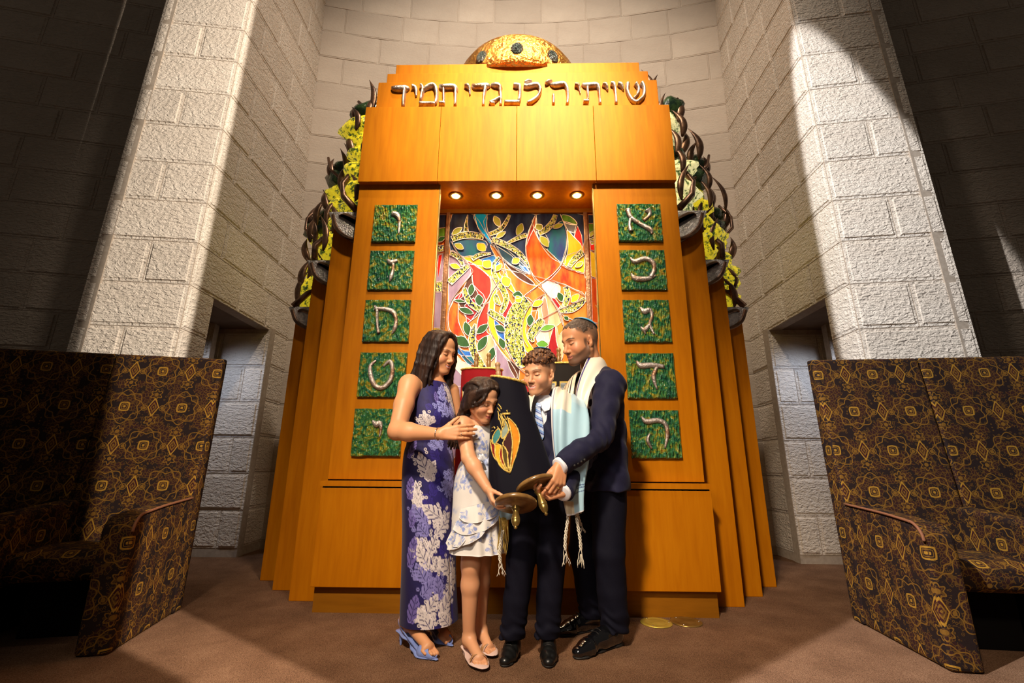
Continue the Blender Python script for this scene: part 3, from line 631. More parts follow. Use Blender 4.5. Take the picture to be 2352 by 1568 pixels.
def glass(poly, mat, y, rim=.0034, name='glass_piece'):
    A = sum(poly[i][0] * poly[(i + 1) % len(poly)][1] - poly[(i + 1) % len(poly)][0] * poly[i][1] for i in range(len(poly)))
    if A < 0: poly = poly[::-1]
    n = len(poly); inn = inset(poly, rim); out = inset(poly, -rim * .4)
    vs = [(x, y, z) for x, z in inn] + [(x, y - .0016, z) for x, z in inn] + [(x, y - .0016, z) for x, z in out] + [(x, GY + .006, z) for x, z in out]
    mb = MB(); mb.add(vs, [tuple(range(n))], 0); fs = []
    for i in range(n):
        j = (i + 1) % n
        for q in range(3): fs.append((q * n + i, (q + 1) * n + i, (q + 1) * n + j, q * n + j))
    mb.add([], [], 1); mb.f += fs; mb.m += [1] * len(fs)
    return part(mb, name, [mat, CAME], sg)
y = GY
for c, lv, pts in GLASS:
    P = [(a / 1000, b / 1000) for a, b in pts]
    y -= .00007
    glass(catmull(P, 3, True) if len(P) > 5 else P, GM[c], y)
LOWER = [('mauve', [(-570, 1650), (-430, 1600), (-300, 1480), (-330, 1250), (-450, 1000), (-570, 860)]), ('red', [(-420, 1600), (-250, 1500), (-200, 1250), (-260, 1000), (-380, 1200), (-330, 1420)]),
         ('yellow', [(-180, 1560), (-60, 1500), (20, 1300), (-30, 1050), (-140, 900), (-110, 1200)]), ('dark_red', [(60, 1560), (200, 1480), (240, 1250), (160, 980), (80, 860), (90, 1200)]),
         ('teal', [(300, 1600), (440, 1520), (560, 1350), (570, 1100), (430, 1180), (340, 1400)]), ('peach', [(260, 1150), (400, 1120), (520, 1000), (560, 830), (300, 830), (230, 960)])]
for c, pts in LOWER:
    y -= .0002
    glass(catmull([(a / 1000, b / 1000) for a, b in pts], 3, True), GM[c], y)
for v in VINES:
    y -= .00008; glass(stroke_outline(v, 3), GM['mosaic'], y - .0012, .0034, 'mosaic_piece')
for c, x0, z0, x1, z1, w in LEAVES:
    y -= .00006
    a = Vector((x0, z0)) / 1000; b = Vector((x1, z1)) / 1000; d = b - a; nrm = Vector((-d.y, d.x)).normalized() * (abs(w) * 1.12 / 1000)
    prof = [(0, 0, 0), (.2, .62, -.55), (.45, 1.0, -.8), (.75, .72, -.6), (1, .05, .0)]
    poly = [a + d * f + nrm * p for f, p, q in prof] + [a + d * f + nrm * q for f, p, q in prof[::-1][1:-1]]
    glass(catmull([tuple(p) for p in poly], 2, True), GM[c], y - .0018, .003, 'glass_leaf')
for L in LEAD:
    y -= .00005
    P = catmull([(a / 1000, b / 1000) for a, b in L], 4)
    part(MB().tube([(a, y - .001, b) for a, b in P], .0036, 5), 'lead_line', CAME, sg)

# ---- copper crown on top of the ark
crown = thing('copper_crown', 'domed copper crown set with dark jewels on top of the ark', 'crown', (0, .60, 4.39))
prof = []
for i in range(15):
    q = i / 14; ang = math.radians(2 + 70 * q)
    prof.append((.60 * math.cos(ang) ** .8 , .97 * math.sin(ang) * .93))
M = Matrix.Translation((0, .74, 4.36))
part(MB().lathe([(.66, 0), (.66, .10), (.648, .22), (.62, .32), (.578, .40), (.51, .475), (.43, .53), (.37, .56), (.33, .57), (.30, .56)], 56, 0, M), 'band', COPPER, crown, smooth=True)
JEWEL = simple('crushed_dark_glass', (.006, .010, .010), (.12, .15, .14), 130, rough=.12, spec=.9, bmp=(160, 1.0, .02), lo=.45, hi=.75)
for k in range(12):
    ang = math.radians(-90 + 30 * k + 0)
    z = .150; r = .642
    c = Vector((r * math.cos(ang), .74 + r * math.sin(ang), 4.36 + z)); n = Vector((math.cos(ang) * .97, math.sin(ang) * .97, .15)).normalized()
    up = (Vector((0, 0, 1)) - n * n.z).normalized(); sx = up.cross(n)
    mb = MB(); R0 = []
    rings = [(1.0, .0), (.96, .016), (.75, .030), (.4, .038), (.08, .041)]
    vs = []; nn = 16
    for rr, hh in rings:
        for i in range(nn):
            q = 2 * math.pi * i / nn; vs.append(c + sx * (.058 * rr * math.cos(q)) + up * (.074 * rr * math.sin(q)) + n * hh)
    fs = [(j * nn + i, j * nn + (i + 1) % nn, (j + 1) * nn + (i + 1) % nn, (j + 1) * nn + i) for j in range(4) for i in range(nn)] + [tuple(4 * nn + i for i in range(nn))]
    mb.add(vs, fs); part(mb, 'jewel', JEWEL, crown)
for k in range(11):
    ang = math.radians(-90 + 15 + 30 * k)
    p = Vector((.33 * math.cos(ang), .74 + .33 * math.sin(ang), 4.36 + .565))
    mb = MB(); b2 = bmesh.new(); bmesh.ops.create_icosphere(b2, subdivisions=2, radius=.055)
    mb.bm(b2, 0, Matrix.Translation(p) @ Matrix.Diagonal((1, 1, .62, 1))); part(mb, 'jewel', JEWEL, crown)

# ---- bronze branches with lit glass, rising behind the wings
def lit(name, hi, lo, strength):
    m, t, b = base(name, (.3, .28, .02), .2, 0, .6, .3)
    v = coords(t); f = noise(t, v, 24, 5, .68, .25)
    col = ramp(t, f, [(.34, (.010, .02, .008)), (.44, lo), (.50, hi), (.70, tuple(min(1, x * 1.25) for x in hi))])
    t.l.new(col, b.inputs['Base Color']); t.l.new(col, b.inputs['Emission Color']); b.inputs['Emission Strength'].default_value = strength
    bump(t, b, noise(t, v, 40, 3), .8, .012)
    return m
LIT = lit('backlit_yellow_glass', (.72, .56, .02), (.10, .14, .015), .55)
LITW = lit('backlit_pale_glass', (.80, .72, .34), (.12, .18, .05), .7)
DARKG = simple('dark_green_glass', (.006, .02, .012), (.05, .10, .03), 14, rough=.1, spec=.8, bmp=(40, .8, .01))
BRANCH = simple('patinated_bronze', (.075, .042, .028), (.20, .105, .06), 14, rough=.34, metal=.7, bmp=(30, .4, .006))

def leafblade(mb, a, b, w, bow, side, mi=0, n=13, thick=.012):
    """pointed curved blade from a to b, bowed along `bow`"""
    a = Vector(a); b = Vector(b); pts = []; rr = []
    for i in range(n):
        t = i / (n - 1); p = a.lerp(b, t) + Vector(bow) * math.sin(math.pi * t)
        pts.append(p); rr.append(max(.0015, w * (math.sin(math.pi * (.06 + .94 * t)) ** .9) * (1.12 - .5 * t)))
    mb.tube(pts, rr, 12, mi, True, (side, 1.0, .5))

for sd in (-1, 1):
    side_n = 'left' if sd < 0 else 'right'
    bs = thing('branch_sculpture', 'glowing yellow glass flames wrapped in bronze branches beside the ark on the %s' % side_n, 'sculpture', (sd * 1.7, .7, 2.2), 'bronze branch sculptures')
    # three columns of glass, each above one wing's capital
    cols = [(1.34, .34, 2.96, 4.12, .235), (1.63, .60, 2.64, 3.72, .20), (1.90, .88, 2.30, 3.36, .20)]
    r2 = random.Random(11 + sd)
    for ci, (cx, cy, z0, z1, rad) in enumerate(cols):
        ng = 7
        for i in range(ng):
            t = i / ng; z = z0 + (z1 - z0) * (t + .5 / ng)
            taper = 1.0 if t < .7 else 1 - (t - .7) * 1.7
            mb = MB(); b2 = bmesh.new(); bmesh.ops.create_icosphere(b2, subdivisions=3, radius=1)
            for v in b2.verts:
                q = v.co.copy(); q.x *= 1 - .45 * max(0, q.z) ** 1.5; q.x += .22 * math.sin(1.6 * q.z + i); v.co = q * (1 + .10 * math.sin(5 * q.x + i * 1.7) * math.cos(4 * q.z + ci) + .05 * math.sin(9 * q.y + 3 * i))
            M = Matrix.Translation((sd * (cx + r2.uniform(-.02, .03) + .03 * math.sin(i * 1.3)), cy + r2.uniform(-.02, .02), z)) @ Matrix.Rotation(r2.uniform(-.5, .5), 4, 'Y') @ Matrix.Diagonal((rad * taper * r2.uniform(.72, .92), .13 * taper, (z1 - z0) / ng * r2.uniform(.62, .78), 1))
            mb.bm(b2, 0, M)
            dark = (i == ng - 1) or (ci > 0 and i == ng - 2) or r2.random() < .12
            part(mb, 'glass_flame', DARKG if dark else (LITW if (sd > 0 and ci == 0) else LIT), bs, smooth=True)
        # bronze blades crossing in front
        for i in range(13):
            t = i / 13; z = z0 + (z1 - z0) * t
            x = cx + r2.uniform(-.15, .11); s = 1 if i % 2 else -1
            tip = (sd * (x + s * r2.uniform(.04, .10)), cy - .08 - r2.uniform(0, .04), z + r2.uniform(.26, .40))
            mb = MB(); leafblade(mb, (sd * x, cy - .12, z), tip, r2.uniform(.026, .040), (sd * -s * .045, -.02, 0), (1, 0, 0))
            part(mb, 'bronze_leaf', BRANCH, bs, smooth=True)
        for i, dz in enumerate((-.36, -.02)):
            z = z1 + dz; mb = MB()
            leafblade(mb, (sd * (cx + .08), cy - .06, z - .24), (sd * (cx + .165 - .03 * i), cy - .02, z + .05), .040, (sd * .03, -.03, 0), (1, 0, 0))
            part(mb, 'bronze_leaf', BRANCH, bs, smooth=True)
        pts = [(sd * (cx + .17 * math.sin(2.2 * q + ci)), cy - .10 - .03 * math.cos(3 * q), z0 + (z1 - z0) * q / 3.2) for q in [k * .4 for k in range(9)]]
        mb = MB(); mb.tube(pts, [.030 - .0022 * k for k in range(9)], 8); part(mb, 'bronze_branch', BRANCH, bs, smooth=True)
    l = bpy.data.lights.new('sculpture_glow', 'POINT'); l.energy = 1.2; l.color = (1, .85, .25); l.shadow_soft_size = .15
    o = bpy.data.objects.new('sculpture_glow', l); COL.objects.link(o); o.location = (sd * 2.1, 1.15, 2.9)

# ---- pewter leaf capitals on top of each wing
for sd in (-1, 1):
    for i, (x0, x1, y, z1, z0) in enumerate(((1.27, 1.575, .20, 2.946, 2.63), (1.56, 1.835, .46, 2.629, 2.34), (1.82, 2.095, .74, 2.296, 2.03))):
        wn = ('highest', 'middle', 'lowest')[i]
        cp = thing('leaf_bracket', '%s pewter leaf bracket on the %s wing of the ark' % (wn, ('left', '', 'right')[sd + 1]), 'bracket', (sd * x1, y, z0), 'pewter leaf brackets on the ark wings')
        xi = x0 - .10
        arc = [(sd * x1, z1)]
        for k in range(1, 10):
            q = k / 9; arc.append((sd * (x1 - (x1 - xi) * (q ** 1.25)), z1 - (z1 - z0) * math.sin(q * math.pi / 2) ** .95))
        arc += [(sd * xi, z1)]
        part(MB().prism(arc, y, y + .30, 0, .008), 'body', PEWTER, cp)
        # raised curling leaf on its face
        xm = (x0 + x1) / 2 - .02; zm = (z0 + z1) / 2 + .02; mb = MB()
        s1 = [(sd * (x1 - .045), z1 - .03, 14), (sd * (x1 - .09), zm - .02, 17), (sd * (xm - .02), z0 + .07, 15), (sd * (xi + .05), z0 + .03, 6)]
        s2 = [(sd * (x1 - .10), z1 - .05, 6), (sd * (xm + .01), z1 - .04, 16), (sd * (xi + .07), zm, 14), (sd * (xi + .03), zm - .08, 5)]
        for st in (s1, s2): mb.prism(stroke_outline([(a * 1000, b * 1000, w) for a, b, w in st], 4), y - .018, y + .004, 0, .008)
        part(mb, 'leaf_relief', BRANCH, cp)
# ================================================================== high backed upholstered settees
def brocade():
    m, t, b = base('ornate_brocade', (.02, .012, .02), .85, 0, .2, 0, .0)
    tc = t.node('ShaderNodeUVMap'); tc.uv_map = 'UVMap'
    sx = t.node('ShaderNodeSeparateXYZ'); t.l.new(tc.outputs[0], sx.inputs[0])
    U = E(t, sx.outputs[0]); Vv = E(t, sx.outputs[1])
    PX, PY = .345, .510; KM = 1.42
    u = U / PX; v = Vv / PY
    def cell(u_, v_):                       # coordinates round the centre of each lattice cell, in metres
        return ((u_ + 100.0).f('FRACT') - .5) * (PX / KM), ((v_ + 100.0).f('FRACT') - .5) * (PY / KM)
    def absv(a): return a.f('ABSOLUTE')
    def band(d, r, w): return absv(d - r).lt(w)
    mx = lambda a, b_: a.f('MAXIMUM', b_)
    gold = None; red = None; bright = None
    for ou, ov in ((0, 0), (.5, .5)):       # medallions with concentric rings
        x, y = cell(u + ou, v + ov)
        d = (x * x + y * y).f('SQRT'); dm = mx(absv(x), absv(y)) * .65 + d * .42
        g = mx(band(dm, .021, .0032), dm.lt(.0055)); g = mx(g, band(dm, .0125, .0016))
        petal = band(d, .043, .0020) * ((absv(x * 1.0) - absv(y)).f('ABSOLUTE').gt(.006))
        ang = y.f('ARCTAN2', x); scal = (ang * 8.0).f('COSINE') * .006
        lace = band(d + scal, .058, .0026); lace2 = band(d - scal, .075, .0022)
        g = mx(g, mx(lace, lace2)); bri = mx(band(dm, .021, .0032), dm.lt(.0055))
        gold = g if gold is None else mx(gold, g); bright = bri if bright is None else mx(bright, bri)
    for ou, ov in ((.5, 0), (0, .5)):       # pointed palmettes
        x, y = cell(u + ou, v + ov)
        e = absv(x) + (absv(y) * .62) + (x * x) * 8.0
        g = mx(band(e, .026, .0030), band(e, .0125, .0026)); g = mx(g, e.lt(.004))
        d = ((absv(x) - .038) * (absv(x) - .038) + (y + .004) * (y + .004)).f('SQRT')
        g = mx(g, mx(d.lt(.0075), band(d, .0125, .0018)))
        d2 = (x * x + (absv(y) - .062) * (absv(y) - .062)).f('SQRT'); g = mx(g, d2.lt(.0085))
        ang = (absv(y) - .062).f('ARCTAN2', x); d3 = d2 + (ang * 6.0).f('COSINE') * .005; g = mx(g, band(d3, .021, .0028))
        gold = mx(gold, g); r_ = e.lt(.024); red = r_ if red is None else mx(red, r_)
        bright = mx(bright, band(e, .026, .0030))
    vo = t.node('ShaderNodeTexVoronoi'); vo.inputs['Scale'].default_value = 52; vo.feature = 'DISTANCE_TO_EDGE'
    t.l.new(tc.outputs[0], vo.inputs['Vector'])
    n1 = E(t, noise(t, tc.outputs[0], 11, 4)); filler = E(t, vo.outputs[0]).lt(.075) * n1.gt(.47)
    vd = t.node('ShaderNodeTexVoronoi'); vd.inputs['Scale'].default_value = 38; t.l.new(tc.outputs[0], vd.inputs['Vector'])
    dd = E(t, vd.outputs['Distance']); filler = mx(filler, mx(dd.lt(.10), band(dd, .25, .045)) * n1.lt(.50))
    col = t.mix(n1.gt(.5), (.015, .0065, .0045), (.032, .008, .005))
    col = t.mix(red, col, (.040, .005, .005))
    col = t.mix(filler * .85, col, (.115, .052, .006))
    col = t.mix(gold * .9, col, (.210, .095, .009))
    col = t.mix(bright * .85, col, (.40, .20, .018))
    w = E(t, noise(t, tc.outputs[0], 420, 2))
    col = t.mix(w * .35, col, (.01, .006, .008))
    t.l.new(col, b.inputs['Base Color']); bump(t, b, w + gold * .6, .35, .004)
    return m
BROC = brocade()
PIPE = simple('rust_piping', (.16, .055, .02), (.22, .08, .03), 200, rough=.8)
UNDER = simple('under_seat_shade', (.006, .005, .005), rough=.95, spec=.05)  # black of the void under the seats, shade put into the colour

def settee(sd, ox, oy, deg, label):
    a = math.radians(deg)
    S_ = Vector((sd * math.cos(a), -math.sin(a), 0))            # along the width, away from the ark
    Fw = Vector((-sd * math.sin(a), -math.cos(a), 0))           # to the front
    root = thing('settee', label, 'settee', (ox, oy, 0), 'brocade settees')
    O = Vector((ox, oy, 0))
    T = lambda s, f, z: O + S_ * s + Fw * f + Vector((0, 0, z))
    def put(name, bm_, mat=BROC, seg=0, par=root, smooth=False):
        uvs = []; bm_.normal_update()
        me = bpy.data.meshes.new(name)
        lay = bm_.loops.layers.uv.new('UVMap')
        for f in bm_.faces:
            n = f.normal; k = max(range(3), key=lambda i: abs(n[i]))
            for lp in f.loops:
                c = lp.vert.co; lp[lay].uv = {0: (c.y, c.z), 1: (c.x, c.z), 2: (c.x, c.y)}[k]
        for v in bm_.verts: v.co = T(*v.co) - O
        if sd > 0: pass
        bmesh.ops.recalc_face_normals(bm_, faces=list(bm_.faces))
        bm_.to_mesh(me); bm_.free(); me.materials.append(mat)
        if smooth: me.polygons.foreach_set('use_smooth', [True] * len(me.polygons))
        o = bpy.data.objects.new(name, me); COL.objects.link(o); o.parent = par; o['_w'] = [ox, oy, 0]
        return o
    def prof(poly, s0, s1, bev=.02, axis='s'):
        """outline in (f, z) swept along the width"""
        bm_ = bmesh.new()
        A = [bm_.verts.new((s0, f, z)) for f, z in poly]; B = [bm_.verts.new((s1, f, z)) for f, z in poly]; n = len(poly)
        bm_.faces.new(A[::-1]); bm_.faces.new(B)
        for i in range(n): bm_.faces.new((A[i], A[(i + 1) % n], B[(i + 1) % n], B[i]))
        bmesh.ops.recalc_face_normals(bm_, faces=list(bm_.faces))
        bmesh.ops.bevel(bm_, geom=list(bm_.edges), offset=bev, segments=3, affect='EDGES', profile=.5)
        return bm_
    W1 = .66
    # two tall backs, leaning a little
    for i, (s0, s1) in enumerate(((-.02, W1), (W1 + .006, 1.62))):
        put('backrest', prof([(.06, .0 if i == 0 else .02), (.10, .45), (-.015, 1.64), (-.10, 1.655), (-.08, .8), (-.06, .0 if i == 0 else .02)], s0, s1, .018))
    # arms: curved tops that dip towards the front
    def arm(s0, s1, z0, f0, f1):
        poly = [(f0, z0), (f1, z0)]
        poly += [(f1 + .005, .45), (f1 + .002, .56)]
        for q in range(1, 7): 
            t = q / 6 * math.pi / 2; poly.append((f1 - .09 + .092 * math.cos(t), .56 + .085 * math.sin(t)))
        poly += [(f1 - .30, .665), (f0, .685)]
        return poly
    ap = arm(0, .13, .0, .02, .70)
    put('armrest', prof(ap, -.012, .135, .022))
    put('armrest', prof(arm(0, 0, .28, .02, .62), W1 - .055, W1 + .075, .03))
    put('armrest', prof(arm(0, 0, .0, .02, .68), 1.49, 1.62, .022))
    pp = [T(-.012, f, z + .004) for f, z in ap[3:]]
    MB().tube(catmull([tuple(p) for p in pp], 3), .0075, 6).build('piping', PIPE, root, True)
    # seats: crowned cushions with rolled fronts
    for s0, s1 in ((.137, W1 - .057), (W1 + .077, 1.488)):
        poly = [(.03, .30), (.50, .30), (.545, .325), (.555, .37), (.545, .42), (.50, .447), (.40, .458), (.20, .452), (.03, .440)]
        put('seat_cushion', prof(poly, s0, s1, .012))
        put('under_seat_block', prof([(.03, .0), (.36, .0), (.36, .302), (.03, .302)], s0 + .01, s1 - .01, .004), UNDER)  # black box filling the shaded void below the cushion
    return root
settee(-1, -2.145, .02, 13.5, 'tall brocade settee with gold medallions, in front of the left stone pier')
settee(1, 2.115, .0, 6.0, 'tall brocade settee with gold medallions, in front of the right stone pier')
# ================================================================== implicit modelling for figures and cloth
def V3(*a): return np.array(a, float)
def unit(v): v = np.asarray(v, float); return v / (np.linalg.norm(v) + 1e-12)

class Sdf:
    def __init__(s): s.p = []
    def _add(s, fn, c, r, op, k): s.p.append((fn, np.asarray(c, float), float(r), op, k)); return s
    def cone(s, a, b, ra, rb, k=.01, op='u', sq=None):
        """tapered capsule; sq = (axis, factor) squashes it along an axis"""
        a = np.asarray(a, float); b = np.asarray(b, float)
        if sq is not None: ax = unit(sq[0]); fa = 1 / sq[1] - 1
        def fn(P, a=a, b=b):
            if sq is not None:
                m = (a + b) / 2; P = P + ((P - m) @ ax)[:, None] * ax * fa
                a = a + ((a - m) @ ax) * ax * fa; b = b + ((b - m) @ ax) * ax * fa
            d = b - a; L2 = d @ d + 1e-12
            t = np.clip((P - a) @ d / L2, 0, 1)
            q = np.linalg.norm(P - a - t[:, None] * d, axis=1) - (ra + (rb - ra) * t)
            return q * (min(1, sq[1]) if sq is not None else 1)
        return s._add(fn, (a + b) / 2, np.linalg.norm(b - a) / 2 + max(ra, rb), op, k)
    def chain(s, pts, rs, k=.01, op='u', sq=None):
        for i in range(len(pts) - 1): s.cone(pts[i], pts[i + 1], rs[i], rs[i + 1], k if i == 0 else min(k, .012), op, sq)
        return s
    def ell(s, c, r, R=None, k=.01, op='u'):
        c = np.asarray(c, float); r = np.asarray(r, float)
        def fn(P):
            q = P - c
            if R is not None: q = q @ R
            k0 = np.linalg.norm(q / r, axis=1); k1 = np.linalg.norm(q / (r * r), axis=1) + 1e-9
            return np.where(k0 < 1e-6, -r.min(), k0 * (k0 - 1) / k1)
        return s._add(fn, c, r.max(), op, k)
    def box(s, c, h, R=None, rnd_=.005, k=.01, op='u'):
        c = np.asarray(c, float); h = np.asarray(h, float) - rnd_
        def fn(P):
            q = P - c
            if R is not None: q = q @ R
            q = np.abs(q) - h
            return np.linalg.norm(np.maximum(q, 0), axis=1) + np.minimum(q.max(1), 0) - rnd_
        return s._add(fn, c, np.linalg.norm(h) + rnd_, op, k)
    def disp(s, fn, c=(0, 0, 0), r=99): return s._add(fn, c, r, 'd', 0)
    def cut(s, fn, c, r, k=.004): return s._add(fn, c, r, 's', k)
    def ev(s, P, c=None, rad=0):
        d = np.full(len(P), 9.0); any_ = False
        for fn, pc, pr, op, k in s.p:
            if c is not None and pr < 90 and np.linalg.norm(pc - c) - pr - rad > k + .02: continue
            if op == 'd':
                if any_: d = d + fn(P)
                continue
            q = fn(P)
            if op == 'u':
                if not any_ or k <= 0: d = np.minimum(d, q)
                else:
                    h = np.clip(.5 + .5 * (d - q) / k, 0, 1); d = d * (1 - h) + q * h - k * h * (1 - h)
                any_ = True
            elif any_:
                q = -q
                h = np.clip(.5 - .5 * (d - q) / k, 0, 1); d = d * (1 - h) + q * h + k * h * (1 - h)
        return d
    def mesh(s, h, keep=None):
        lo = np.min([p[1] - p[2] for p in s.p if p[3] == 'u'], 0) - .03
        hi = np.max([p[1] + p[2] for p in s.p if p[3] == 'u'], 0) + .03
        n = 8; H = n * h
        nb = np.ceil((hi - lo) / H).astype(int)
        I = np.stack(np.meshgrid(*[np.arange(q) for q in nb], indexing='ij'), -1).reshape(-1, 3)
        Cc = lo + (I + .5) * H
        d = s.ev(Cc)
        I = I[np.abs(d) < H * 1.25]
        if keep is not None:
            C_ = lo + (I + .5) * H; I = I[np.any([keep(C_ + q) for q in np.array(np.meshgrid(*[(-H / 2, H / 2)] * 3)).T.reshape(-1, 3)], axis=0)]
        g = np.stack(np.meshgrid(*[np.arange(n + 1)] * 3, indexing='ij'), -1).reshape(-1, 3)
        N = nb * n + 2
        vids = []; vps = []; quads = []
        off = np.array([[0, 0, 0], [1, 0, 0], [0, 1, 0], [1, 1, 0], [0, 0, 1], [1, 0, 1], [0, 1, 1], [1, 1, 1]])
        eds = [(0, 1), (2, 3), (4, 5), (6, 7), (0, 2), (1, 3), (4, 6), (5, 7), (0, 4), (1, 5), (2, 6), (3, 7)]
        key = lambda J: (J[:, 0] * N[1] + J[:, 1]) * N[2] + J[:, 2]
        for b in I:
            base_ = b * n
            P = lo + (base_ + g) * h
            D = s.ev(P, lo + (b + .5) * H, H * .87).reshape(n + 1, n + 1, n + 1)
            if D.min() > 0 or D.max() < 0: continue
            cs = np.stack([D[o[0]:n + o[0], o[1]:n + o[1], o[2]:n + o[2]] for o in off], -1).reshape(-1, 8)
            neg = cs < 0; act = np.where(neg.any(1) & ~neg.all(1))[0]
            if len(act):
                A = cs[act]; acc = np.zeros((len(act), 3)); cnt = np.zeros(len(act))
                for i, j in eds:
                    m = (A[:, i] < 0) != (A[:, j] < 0)
                    t = A[:, i] / (A[:, i] - A[:, j] + 1e-20)
                    p = off[i] + t[:, None] * (off[j] - off[i])
                    acc += np.where(m[:, None], p, 0); cnt += m
                ijk = np.stack(np.unravel_index(act, (n, n, n)), -1) + base_
                vids.append(key(ijk)); vps.append(lo + (ijk + acc / cnt[:, None]) * h)
            for ax in range(3):
                sl0 = [slice(0, n)] * 3; sl1 = list(sl0); sl1[ax] = slice(1, n + 1)
                a = D[tuple(sl0)]; c = D[tuple(sl1)]
                m = np.argwhere((a < 0) != (c < 0))
                if not len(m): continue
                fl = (a < 0)[tuple(m.T)]
                J = m + base_; u = np.zeros(3, int); w = np.zeros(3, int); u[(ax + 1) % 3] = 1; w[(ax + 2) % 3] = 1
                Q = np.stack([key(J - u - w), key(J - w), key(J), key(J - u)], 1)
                Q[~fl] = Q[~fl][:, ::-1]
                quads.append(Q)
        vids = np.concatenate(vids); vps = np.concatenate(vps); quads = np.concatenate(quads)
        o = np.argsort(vids); vids = vids[o]; vps = vps[o]
        ix = np.searchsorted(vids, quads); ix = np.clip(ix, 0, len(vids) - 1)
        ok = (vids[ix] == quads).all(1)
        ix = ix[ok]
        if keep is not None: ix = ix[keep(vps[ix].mean(1))]
        u, inv = np.unique(ix, return_inverse=True)
        return vps[u], inv.reshape(ix.shape)
    def mesh2(s, h, h2, vis):
        """fine where it shows, coarser beneath clothes"""
        A, Fa = s.mesh(h, vis); B, Fb = s.mesh(h2, lambda P: ~vis(P))
        return np.concatenate([A, B]), np.concatenate([Fa, Fb + len(A)])

def link_mesh(name, V, F, mat, parent=None, col=None, smooth=True, mi=None):
    me = bpy.data.meshes.new(name)
    off = wloc(parent) if parent is not None else Vector((0, 0, 0))
    V = np.asarray(V, float)
    Vl = (V - np.array(off)).astype(np.float32)
    if isinstance(F, np.ndarray) and F.ndim == 2:
        nf, k = F.shape
        me.vertices.add(len(V)); me.vertices.foreach_set('co', Vl.ravel())
        me.loops.add(nf * k); me.loops.foreach_set('vertex_index', F.astype(np.int32).ravel())
        me.polygons.add(nf); me.polygons.foreach_set('loop_start', np.arange(nf, dtype=np.int32) * k)
        try: me.polygons.foreach_set('loop_total', np.full(nf, k, np.int32))
        except Exception: pass
    else: me.from_pydata([tuple(p) for p in Vl], [], [tuple(f) for f in F])
    for m in (mat if isinstance(mat, (list, tuple)) else [mat]): me.materials.append(m)
    if mi is not None: me.polygons.foreach_set('material_index', np.asarray(mi, np.int32))
    me.update(calc_edges=True); me.validate()
    if smooth: me.polygons.foreach_set('use_smooth', np.ones(len(me.polygons), bool))
    if col is not None:
        a = me.color_attributes.new('Col', 'FLOAT_COLOR', 'POINT')
        c = np.ones((len(V), 4), np.float32); c[:, :3] = col
        a.data.foreach_set('color', c.ravel())
    o = bpy.data.objects.new(name, me); COL.objects.link(o)
    if parent is not None: o.parent = parent
    o['_w'] = list(off)
    return o

def paint(c, m, color):
    m = np.clip(m, 0, 1)[:, None]; c[:] = c * (1 - m) + np.array(color) * m

def sm(x, a, b):
    t = np.clip((x - a) / (b - a), 0, 1); return t * t * (3 - 2 * t)

def vnoise(P, s, seed=0):
    """cheap smooth pseudo noise in -1..1"""
    r = np.random.RandomState(seed); out = np.zeros(len(P))
    for i in range(5):
        w = r.normal(size=3); w = w / np.linalg.norm(w) * s * r.uniform(.6, 1.7)
        out += np.sin(P @ w + r.uniform(0, 6.28))
    return out / 2.6

def loft(secs, nu, nv, ang, fold=None, mid=None):
    """vertical garment: secs (z, cx, cy, a, b); a = half width across, b = half depth along the facing angle"""
    S = np.array(catmull([tuple(s_) for s_ in secs], 12))
    t = np.linspace(0, 1, len(S)); tt = np.linspace(0, 1, nv)
    S = np.stack([np.interp(tt, t, S[:, i]) for i in range(5)], 1)
    th = np.linspace(0, 2 * math.pi, nu, endpoint=False)
    f = np.array([math.cos(ang), math.sin(ang)]); l = np.array([-math.sin(ang), math.cos(ang)])
    T, J = np.meshgrid(th, np.arange(nv))
    s_ = S[J]
    r = 1 + (fold(T, tt[J], s_[..., 0]) if fold else 0)
    ct, st = np.cos(T), np.sin(T)
    X = s_[..., 1] + r * (s_[..., 4] * ct * f[0] + s_[..., 3] * st * l[0])
    Y = s_[..., 2] + r * (s_[..., 4] * ct * f[1] + s_[..., 3] * st * l[1])
    V = np.stack([X, Y, s_[..., 0]], -1).reshape(-1, 3)
    a = np.arange(nv - 1)[:, None] * nu; b = np.arange(nu)[None]
    F = np.stack([a + b, a + nu + b, a + nu + (b + 1) % nu, a + (b + 1) % nu], -1).reshape(-1, 4)
    return V, F, T.ravel(), s_[..., 0].ravel(), s_.reshape(-1, 5)

